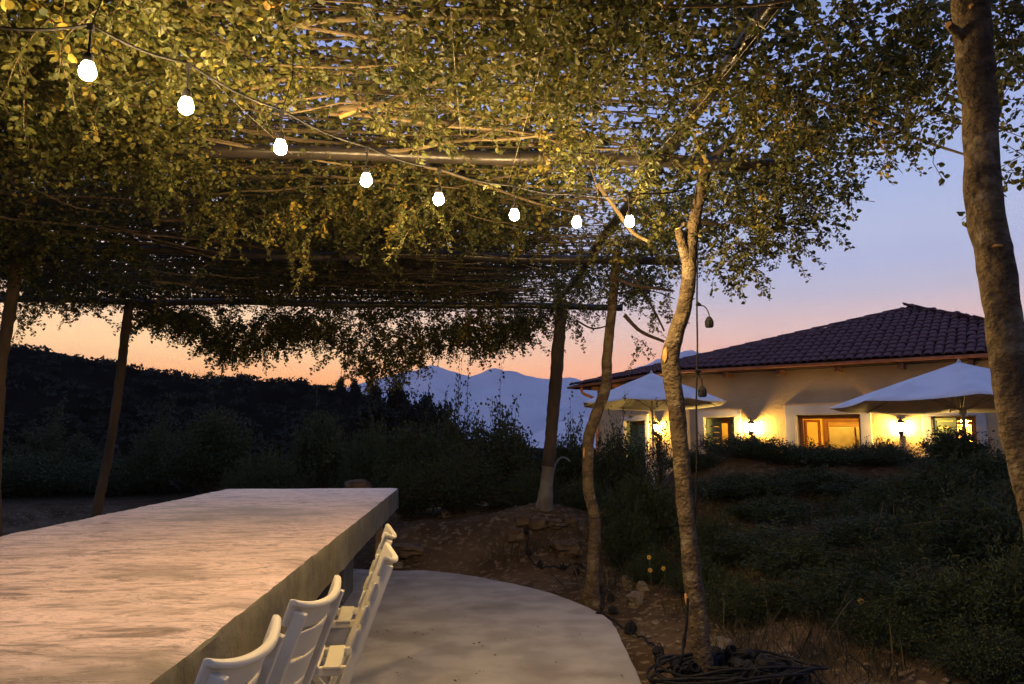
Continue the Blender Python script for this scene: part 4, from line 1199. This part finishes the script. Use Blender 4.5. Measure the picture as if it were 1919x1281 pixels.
# ------------------------------------------------------------------ umbrellas
def umbrella(px, pyapex, pyhem, d, R, sides, rot, label):
    c = PD(px, pyapex, d); zh = PD(px, pyhem, d).z; za = c.z
    bz = ground(c.x, c.y); tilt = lambda q: -.034 * q.dot(FWD)
    root = empty('umbrella', (c.x, c.y, bz)); tag(root, label, 'umbrella', 'white umbrellas in front of the house')
    mb = MB(); n = 9; sub = 6
    vs = []; 
    for j in range(n + 1):
        t = j / n
        for k in range(sides * sub):
            a0 = k // sub; f = (k % sub) / sub
            A = Vector((math.cos(rot + a0 / sides * 6.2832), math.sin(rot + a0 / sides * 6.2832), 0)); B = Vector((math.cos(rot + (a0 + 1) / sides * 6.2832), math.sin(rot + (a0 + 1) / sides * 6.2832), 0))
            p = A.lerp(B, f) * (R * t)
            sag = -.05 * R * math.sin(math.pi * f) * t * (1.05 - .55 * t) * .8
            z = za - (za - zh) * (t * .92 + .08 * t * t) + sag + .006 * noise.noise((p.x * 5, p.y * 5, a0))
            z += tilt(p)
            if j == 0: p = A.lerp(B, f) * .03
            vs.append(Vector((c.x + p.x, c.y + p.y, z)))
    K = sides * sub
    mb.add(vs, [(j * K + k, (j + 1) * K + k, (j + 1) * K + (k + 1) % K, j * K + (k + 1) % K) for j in range(n) for k in range(K)])
    o = mb.build('canopy', M['canvas'], root, True)
    sol = o.modifiers.new('thickness', 'SOLIDIFY'); sol.thickness = .004
    g = MB(); g.tube([(c.x, c.y, bz), (c.x, c.y, za - .02)], .026, 10); g.build('pole', M['pole'], root, True)
    g = MB(); g.lathe([(.03, .0), (.035, .02), (.02, .05), (.004, .07)], (c.x, c.y, za - .01), 10); g.build('finial', M['pole'], root, True)
    hub = Vector((c.x, c.y, zh + (za - zh) * .02 - .12))
    g = MB(); g.lathe([(.03, -.05), (.05, -.04), (.05, .04), (.03, .05)], hub, 10); g.build('hub', M['pole'], root)
    g = MB(); g.lathe([(.26, 0), (.27, .02), (.25, .06), (.05, .08)], (c.x, c.y, bz - .01), 16); g.build('base', M['iron'], root)
    for k in range(sides):
        A = Vector((math.cos(rot + k / sides * 6.2832), math.sin(rot + k / sides * 6.2832), 0))
        top_ = Vector((c.x, c.y, za - .03)); end = Vector((c.x, c.y, zh - .012 + tilt(A * R))) + A * R * .985
        g = MB(); g.tube([top_, top_.lerp(end, .5) + Vector((0, 0, -.012)), end], .010, 6); rb = g.build('rib', M['pole'], root)
        mid = top_.lerp(end, .48) + Vector((0, 0, -.015))
        g = MB(); g.tube([hub, mid], .008, 6); s_ = g.build('strut', M['pole'], root)
umbrella(1221, 699, 757, 15.3, 1.50, 8, .2, 'white umbrella left, seen between the two nearer trunks')
umbrella(1797, 679, 757, 11.6, 1.92, 8, math.radians(200) - YAW, 'white umbrella right, beside the thick leaning trunk')

# ------------------------------------------------------------------ shrubs
def shrub_mesh(seed, tw, lv, size, wide, high, wisp=0.0, shape=LEAF, m='shrub', up=.5, lean=.35):
    rng = np.random.default_rng(seed)
    P, U, N, Z, T = [], [], [], [], []
    st = MB()
    for k in range(tw):
        a = rng.uniform(0, 6.283); el = rng.uniform(.05, 1.0) ** up
        R = rng.uniform(.72, 1.08)
        out = math.sqrt(max(0, 1 - el * el))
        tip = np.array([math.cos(a) * out * wide * R, math.sin(a) * out * wide * R, (.12 + .88 * el) * high * R])
        w = rng.uniform() < wisp
        if w: tip = tip * np.array([.55, .55, 1.25 + rng.uniform(0, .35)])
        b = np.array([rng.normal() * .07 * wide, rng.normal() * .07 * wide, 0])
        mid = b * .5 + tip * .5 + np.array([rng.normal() * .1 * wide, rng.normal() * .1 * wide, .12 * high])
        tt = np.linspace(0, 1, 6)[:, None]
        pts = (1 - tt) ** 2 * b + 2 * tt * (1 - tt) * mid + tt ** 2 * tip
        st.tube(pts, list(np.linspace(.009, .003, 6) * (.6 if w else 1)), 3, cap=False)
        n = int(lv * (.5 if w else 1))
        t = rng.uniform(.35, 1.0, n) ** .8
        q = (1 - t[:, None]) ** 2 * b + 2 * t[:, None] * (1 - t[:, None]) * mid + t[:, None] ** 2 * tip
        q += rng.normal(size=(n, 3)) * (.025 if w else .075 * wide) * np.array([1, 1, .9])
        q[:, 2] = np.maximum(q[:, 2], .01)
        d = rand_unit(n, rng) * .8 + (tip - mid) / np.linalg.norm(tip - mid) * .6
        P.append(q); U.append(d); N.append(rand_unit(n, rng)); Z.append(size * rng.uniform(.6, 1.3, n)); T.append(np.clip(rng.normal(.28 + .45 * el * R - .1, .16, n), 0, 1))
    return (leaves_mesh('foliage', np.concatenate(P), np.concatenate(U), np.concatenate(N), np.concatenate(Z), np.concatenate(T), M[m], shape), st.mesh('stems', M['bark_dark']))
VAR = {'round': shrub_mesh(1, 150, 78, .036, .62, 1.0, .06), 'loose': shrub_mesh(2, 130, 70, .034, .7, 1.0, .22), 'wispy': shrub_mesh(3, 46, 34, .036, .5, .92, .75, up=.45),
       'broom': shrub_mesh(4, 170, 80, .062, .8, .9, .15, BLADE), 'dark': shrub_mesh(5, 140, 60, .06, .55, 1.0, .05, m='shrub_dark'), 'low': shrub_mesh(6, 150, 84, .030, .95, .62, .14),
       'fern': shrub_mesh(7, 160, 90, .066, .9, .75, .2, BLADE)}
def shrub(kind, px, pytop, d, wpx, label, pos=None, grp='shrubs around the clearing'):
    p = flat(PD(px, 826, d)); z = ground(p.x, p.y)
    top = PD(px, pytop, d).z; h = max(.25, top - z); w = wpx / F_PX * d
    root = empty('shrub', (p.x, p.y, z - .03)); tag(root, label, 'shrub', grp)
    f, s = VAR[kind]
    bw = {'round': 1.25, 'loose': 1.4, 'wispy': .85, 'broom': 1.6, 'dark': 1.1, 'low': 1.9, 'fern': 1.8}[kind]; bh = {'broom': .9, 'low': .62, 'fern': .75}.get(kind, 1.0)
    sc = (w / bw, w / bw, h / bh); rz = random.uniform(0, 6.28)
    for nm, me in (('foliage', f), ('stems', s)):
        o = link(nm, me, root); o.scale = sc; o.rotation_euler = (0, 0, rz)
# behind the table, left to centre
shrub('round', 400, 768, 17.5, 190, 'rounded dark shrub behind the left middle of the table')
shrub('round', 600, 772, 16.5, 150, 'pale-tipped rounded shrub directly behind the far end of the table')
shrub('loose', 300, 800, 19, 160, 'low loose shrub right of the slim dark trunk')
shrub('loose', 90, 800, 20, 220, 'wide scrubby bush low on the hillside at far left')
shrub('low', 70, 850, 18, 260, 'low spreading bush beyond the bare ground at far left')
shrub('low', 230, 860, 18.5, 220, 'low spreading bush behind the foot of the slim dark trunk')
shrub('low', 500, 852, 15.0, 190, 'low dark bush between the two rounded shrubs behind the table')
shrub('broom', 700, 800, 14.5, 150, 'dark bush above the far right corner of the table')
# the thicket in the middle
shrub('round', 780, 792, 11.5, 170, 'dense bush at the left end of the central thicket')
shrub('loose', 860, 770, 12.5, 180, 'leafy bush in the central thicket below the mountain peak')
shrub('wispy', 945, 756, 12.0, 130, 'tall thin-twigged bush reaching up before the mountain')
shrub('wispy', 1075, 786, 12.5, 80, 'small twiggy bush right of the dark rough trunk')
shrub('round', 940, 790, 10.8, 190, 'dense bush left of the dark rough trunk')
shrub('low', 860, 850, 10.0, 240, 'dark low growth under the central thicket')
shrub('fern', 765, 872, 10.4, 130, 'dark low growth just beyond the far right table corner')
shrub('round', 1070, 815, 10.4, 140, 'bush between the dark rough trunk and the wavy slim trunk')
shrub('broom', 1160, 806, 10.0, 160, 'bush behind the wavy slim trunk below the left umbrella')
shrub('wispy', 1235, 790, 10.5, 80, 'leafy bush outlined against the left wall lantern')
shrub('low', 1000, 880, 9.6, 180, 'low growth behind the whitewashed trunk foot')
shrub('low', 1090, 900, 9.0, 170, 'low bush on the bank right of the whitewashed trunk foot')
shrub('fern', 1200, 890, 8.0, 200, 'dark brush left of the crooked trunk on the bank')
shrub('fern', 1180, 960, 7.4, 130, 'brush low on the bank between the wavy trunk and the crooked trunk')
# right hand bank
shrub('wispy', 1325, 808, 9.8, 70, 'twiggy sprout on the earth ridge right of the crooked trunk')
shrub('fern', 1380, 905, 8.0, 240, 'dark brush on the slope below the earth ridge, right of the crooked trunk')
shrub('fern', 1520, 912, 8.0, 260, 'dark brush in the middle of the slope below the widest window')
shrub('wispy', 1660, 815, 9.4, 75, 'thin twiggy bush on the ridge before the right wall lantern')
shrub('round', 1790, 796, 8.6, 150, 'dark bush covering the foot of the rightmost window')
shrub('round', 1850, 838, 7.4, 190, 'dark bush low before the right umbrella')
shrub('fern', 1680, 898, 7.6, 260, 'brush on the slope below the right wall lantern')
shrub('broom', 1440, 980, 6.4, 260, 'olive bush on the bank right of the crooked trunk')
shrub('broom', 1620, 960, 6.2, 280, 'broad olive bush in the middle of the right bank')
shrub('fern', 1800, 930, 5.6, 330, 'broad dark bush at the right edge below the leaning trunk')
shrub('low', 1390, 1080, 5.4, 230, 'low green plant just right of the crooked trunk')
shrub('fern', 1560, 1060, 5.2, 280, 'low feathery bush on the right bank above the bare soil')
shrub('broom', 1730, 1060, 4.7, 330, 'feathery green bush in the lower right corner region')
shrub('fern', 1880, 1040, 4.4, 330, 'green bush cut by the right edge of the view')
for px, py, d, w, k, lab in [(1400, 884, 8.7, 210, 'low', 'dark creeper on the earth ridge below the lantern left of the widest window'), (1520, 888, 8.7, 230, 'low', 'dark creeper on the earth ridge below the widest window'), (1640, 892, 8.6, 210, 'low', 'dark creeper on the earth ridge below the lantern right of the widest window'),
        (1300, 860, 9.0, 140, 'fern', 'dark brush behind the middle of the crooked trunk'),
        (1450, 930, 7.4, 240, 'fern', 'brush halfway down the slope right of the crooked trunk'), (1620, 920, 7.2, 240, 'low', 'brush halfway down the slope under the right lantern'), (1330, 960, 6.8, 170, 'broom', 'brush close behind the crooked trunk at mid height'), (1760, 870, 7.0, 260, 'fern', 'dense dark brush under the rightmost window'),
        (1900, 900, 6.4, 260, 'broom', 'dark bush behind the lower part of the leaning trunk'), (1500, 1010, 5.8, 260, 'fern', 'feathery brush in the middle of the right bank'), (1680, 1010, 5.4, 280, 'low', 'leafy brush right of the middle of the bank'), (1310, 1040, 6.0, 150, 'fern', 'weeds right behind the crooked trunk'), (1640, 1130, 4.5, 240, 'low', 'low leafy plant at the edge of the bare soil on the right')]:
    shrub(k, px, py, d, w, lab)
shrub('low', 1830, 1170, 4.0, 300, 'low green growth in the bottom right corner')
shrub('low', 1220, 1030, 6.6, 130, 'low weeds with yellow blooms left of the crooked trunk')
# shrubs on the hill's skyline
for i, (px, py, d, w, lab) in enumerate([(636, 706, 62, 24, 'leftmost small tree on the hill skyline'), (662, 712, 58, 34, 'rounded dark tree on the skyline right of the leftmost one'), (698, 716, 52, 46, 'broad dark tree where the hill meets the mountain'),
        (742, 716, 46, 70, 'tallest dark tree in front of the left mountain slope'), (798, 740, 42, 60, 'dark tree stepping down the slope below the mountain peak'), (830, 756, 34, 60, 'lowest dark tree at the right end of the skyline row'), (600, 724, 70, 60, 'flat bush on the hill skyline left of the small tree'),
        (450, 700, 80, 40, 'small bush on the hill skyline above the rounded shrub'), (770, 756, 30, 90, 'dark bush mass under the skyline trees'), (700, 750, 34, 120, 'broad dark bush on the slope under the skyline trees')]):
    shrub('dark', px, py, d, w, lab, grp='trees on the hill skyline')
# scrub covering the hillside: one mass
def hill_scrub():
    rng = np.random.default_rng(77); P = []; Z = []; T = []
    for k in range(620):
        px = rng.uniform(-150, 860); d = 19 + 62 * rng.uniform(0, 1) ** 1.3
        p = PD(px, 826, d); x, y = p.x, p.y
        z = ground(x, y); R = rng.uniform(.35, 1.3) * (.6 + .3 * d / 90)
        n = 42
        q = rand_unit(n, rng) * rng.uniform(.5, 1, (n, 1)) * np.array([R, R, R * .62])
        q[:, 2] = np.abs(q[:, 2])
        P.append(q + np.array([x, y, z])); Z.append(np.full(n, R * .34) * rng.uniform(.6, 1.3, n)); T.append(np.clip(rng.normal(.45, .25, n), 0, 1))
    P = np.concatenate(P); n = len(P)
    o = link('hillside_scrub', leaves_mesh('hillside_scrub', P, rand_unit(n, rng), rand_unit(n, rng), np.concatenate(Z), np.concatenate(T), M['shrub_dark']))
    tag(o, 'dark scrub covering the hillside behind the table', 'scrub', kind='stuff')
hill_scrub()
# dry grass and stalks on the banks and along the hill's crest
def dry_grass():
    rng = np.random.default_rng(78); P = []; U = []; Z = []; T = []
    k = 0
    while k < 9400:
        if k < 7000:
            px = rng.uniform(900, 2000); d = rng.uniform(3.9, 8.2)
            p = PD(px, 826, d); x, y = p.x, p.y
            if patio_side(x, y) < .25 or x < -.2: k += .2; continue
            if noise.noise((x * 1.3, y * 1.3, 9)) < -.05: k += .2; continue
            s = rng.uniform(.05, .19) * (1.8 if rng.uniform() < .08 else 1)
        else:
            px = rng.uniform(-40, 700); d = rng.uniform(85, 97); p = PD(px, 826, d); x, y = p.x, p.y; s = rng.uniform(.5, 1.5)
        u = np.array([rng.normal() * .5, rng.normal() * .5, 1.0]); u /= np.linalg.norm(u)
        P.append(np.array([x, y, ground(x, y)]) + u * s * .45); U.append(u); Z.append(s); T.append(rng.uniform(0, 1) ** 2); k += 1
    n = len(P); sh = BLADE * np.array([1, .16, .5])
    o = link('dry_grass', leaves_mesh('dry_grass', np.array(P), np.array(U), rand_unit(n, rng), np.array(Z), np.array(T), M['grass_dry'], sh))
    tag(o, 'dry grass stalks on the banks and along the hill crest', 'grass', kind='stuff')
dry_grass()
# long bare stalks in the brush, told apart one by one
rs3 = np.random.default_rng(9)
for (a, b, d, lab) in [((1640, 1000), (1655, 940), 5.2, 'thin pale stalk bent in the olive brush, upper one'), ((1425, 1080), (1440, 1230), 4.6, 'thin pale stalk hanging over bare soil right of the crooked trunk'), ((1690, 985), (1850, 990), 4.6, 'long pale stalk lying across the brush at right'),
                       ((1600, 1085), (1570, 1150), 4.4, 'short pale stalk in the low feathery bush'), ((1550, 1190), (1600, 1120), 4.4, 'pale stalk leaning right above the bare soil')]:
    A, B = PD(*a, d), PD(*b, d + .15); q = spline([A, A.lerp(B, .5) + Vector((.02, 0, .04)), B], 8)
    mb = MB(); mb.tube(q, [.0019] * 9, 5); tag(mb.build('dry_stalk', M['twig']), lab, 'stalk', 'bare dry stalks')
# yellow blooms left of the crooked trunk
for i, (px, py, lab) in enumerate([(1216, 1044, 'upper yellow bloom left of the crooked trunk'), (1218, 1068, 'lower left yellow bloom beside the crooked trunk'), (1243, 1065, 'lower right yellow bloom beside the crooked trunk'), (1612, 1126, 'yellow bloom in the low feathery bush on the right bank')]):
    d = 6.2 if px < 1300 else 4.7
    c = PD(px, py, d); root = empty('yellow_flower', (c.x, c.y, ground(c.x, c.y))); tag(root, lab, 'flower', 'yellow blooms in the brush')
    g = MB(); g.tube([(c.x, c.y + .03, ground(c.x, c.y)), (c.x + .02, c.y + .02, (c.z + ground(c.x, c.y)) / 2), c], .0025, 5); g.build('stem', M['twig'], root)
    for k in range(5):
        a = k * 1.257 + i; pc = c + Vector((math.cos(a) * .011, -.005, math.sin(a) * .011)); g = MB()
        g.lathe([(.002, -.003), (.008, -.0015), (.009, .002), (.002, .003)], (0, 0, 0), 8, Matrix.Translation(pc) @ Matrix.Rotation(1.2, 4, 'X') @ Matrix.Rotation(a, 4, 'Z')); g.build('petal', M['flower'], root)

# ------------------------------------------------------------------ stones
def rock(px, py, w, h, label, seed, m='stone', flatness=1.0, p=None):
    p = hit(px, py) if p is None else p; s = (p - cp0).length / F_PX
    mb = MB(); vs = []; n, k = 10, 14
    for i in range(n + 1):
        th = math.pi * i / n
        for j in range(k):
            ph = 6.2832 * j / k
            d = Vector((math.sin(th) * math.cos(ph), math.sin(th) * math.sin(ph), math.cos(th)))
            e = Vector([math.copysign(abs(c) ** .75, c) for c in d])
            r = .9 + .42 * noise.noise(d * 1.5 + Vector((seed * 3.1, 0, 0))) + .22 * noise.noise(d * 3.6 + Vector((0, seed * 1.7, 0)))
            vs.append(p + Vector((e.x * w * s / 2, e.y * w * s * .42, e.z * h * s / 2)) * r + Vector((0, 0, h * s * .28)))
    mb.add(vs, [(i * k + j, (i + 1) * k + j, (i + 1) * k + (j + 1) % k, i * k + (j + 1) % k) for i in range(n) for j in range(k)])
    o = link('rock', mb.mesh('rock', M[m], p)); o.location = p
    tag(o, label, 'rock', 'rocks on the bank')
for i, (px, py, w, h, lab) in enumerate([(838, 968, 26, 22, 'small pale rock alone on the dark soil beyond the table corner'), (980, 985, 36, 24, 'rock against the left side of the whitewashed trunk foot'), (966, 1012, 40, 30, 'large rock lower left of the whitewashed trunk foot'), (1040, 990, 44, 16, 'flat rock in front of the whitewashed trunk foot'),
        (1008, 992, 34, 26, 'rock wedged right under the whitewashed trunk foot'), (1070, 985, 30, 20, 'rock at the right end of the pile by the whitewashed trunk'), (1062, 1040, 60, 32, 'big earthy boulder below the whitewashed trunk foot'), (752, 1042, 74, 26, 'flat stone block beyond the patio near the farthest chair'), (1144, 1072, 28, 12, 'flat pale stone right of the wavy slim trunk'),
        (1190, 1132, 32, 26, 'pale stone right of the ground cable'), (1176, 1100, 30, 22, 'stone on the bank above the ground cable'), (1205, 1110, 26, 20, 'stone left of the crooked trunk below the yellow blooms'), (1355, 1215, 36, 24, 'pale stone right of the crooked trunk foot'), (1372, 1228, 24, 14, 'small stone beside the pale stone right of the crooked trunk'), (1228, 1172, 16, 10, 'pebble near the crooked trunk by the ground cable'),
        (1475, 1236, 20, 10, 'small stone on bare soil above the cable heap'), (1410, 1238, 14, 10, 'tiny stone at the upper edge of the cable heap'), (745, 1066, 22, 12, 'small stone at the patio edge near the farthest chair'), (668, 922, 52, 28, 'tan boulder behind the far end of the table')]):
    rock(px, py, w, h, lab, i + 1, m='soilstone' if 'boulder' in lab or 'block' in lab or 'whitewashed' in lab else 'stone', p=PD(px, py, 9.4) if 'boulder behind' in lab else None)
# pale hose bent over near the dark rough trunk
g = MB(); g.tube(spline([PD(1034, 900, 9.2), PD(1040, 872, 9.2), PD(1050, 858, 9.2), PD(1060, 858, 9.2), PD(1068, 864, 9.2)], 14), .012, 7)
tag(g.build('hose_end', M['hose']), 'pale hose bent in an arc right of the dark rough trunk', 'hose')
# gravel on the bare soil, and crumbs of earth and leaf on the patio
rng = np.random.default_rng(5); mb = MB(); n = 0
ICO = [(0, 0, 1), (.9, 0, .2), (-.45, .78, .2), (-.45, -.78, .2), (0, 0, -.6)]
while n < 1500:
    x, y = rng.uniform(-1.0, 3.4), 3.7 + 5.0 * rng.uniform() ** 1.5
    if patio_side(x, y) < .03: n += .1; continue
    p = Vector((x, y, ground(x, y)))
    s = abs(rng.normal()) * .010 + .003; a = rng.uniform(0, 6.28); ca, sa = math.cos(a), math.sin(a)
    mb.add([(p.x + s * (x * ca - y * sa) * rng.uniform(.7, 1.3), p.y + s * (x * sa + y * ca), p.z + s * z * .8 + s * .2) for x, y, z in ICO], [(0, 1, 2), (0, 2, 3), (0, 3, 1), (4, 2, 1), (4, 3, 2), (4, 1, 3)]); n += 1
tag(mb.build('gravel', M['stone']), 'gravel scattered on the bare soil', 'gravel', kind='stuff')
mb = MB()
for (px, py, c) in [(722, 1182, 9), (790, 1186, 7), (895, 1206, 6), (812, 1178, 2), (775, 1114, 2), (898, 1258, 3), (855, 1272, 4), (1000, 1172, 2), (995, 1196, 2), (950, 1200, 5), (752, 1262, 4), (1092, 1192, 2), (1165, 1268, 3), (1080, 1120, 2), (870, 1150, 2), (765, 1232, 3), (930, 1230, 2), (1040, 1240, 2)]:
    for k in range(c):
        p = PZ(px + rng.normal() * c * 1.6, py + rng.normal() * 2.5, .003); s = rng.uniform(.004, .013); a = rng.uniform(0, 6.28); ca, sa = math.cos(a), math.sin(a)
        mb.add([(p.x + s * (x * ca - y * sa), p.y + s * .8 * (x * sa + y * ca), p.z + s * max(z, -.05) * .35) for x, y, z in ICO], [(0, 1, 2), (0, 2, 3), (0, 3, 1)])
tag(mb.build('patio_litter', M['bark_dark']), 'dark crumbs of soil and leaf lying on the patio', 'litter', kind='stuff')

# ------------------------------------------------------------------ evening haze between here and the mountains
def make_haze():
    mb = MB(); mb.box((0, 1900, (HAZE_TOP - 110) / 2), (12000, 5200, HAZE_TOP + 110))
    m = bpy.data.materials.new('haze'); m.use_nodes = True; nt = m.node_tree
    for n_ in list(nt.nodes): nt.nodes.remove(n_)
    o = nt.nodes.new('ShaderNodeOutputMaterial'); v = nt.nodes.new('ShaderNodeVolumePrincipled')
    v.inputs['Color'].default_value = (.80, .86, 1, 1); v.inputs['Density'].default_value = HAZE_DENSITY; v.inputs['Anisotropy'].default_value = 0
    nt.links.new(v.outputs[0], o.inputs['Volume'])
    tag(mb.build('haze', m), 'thin blue evening haze in the air toward the mountains', 'haze', kind='stuff')
make_haze()
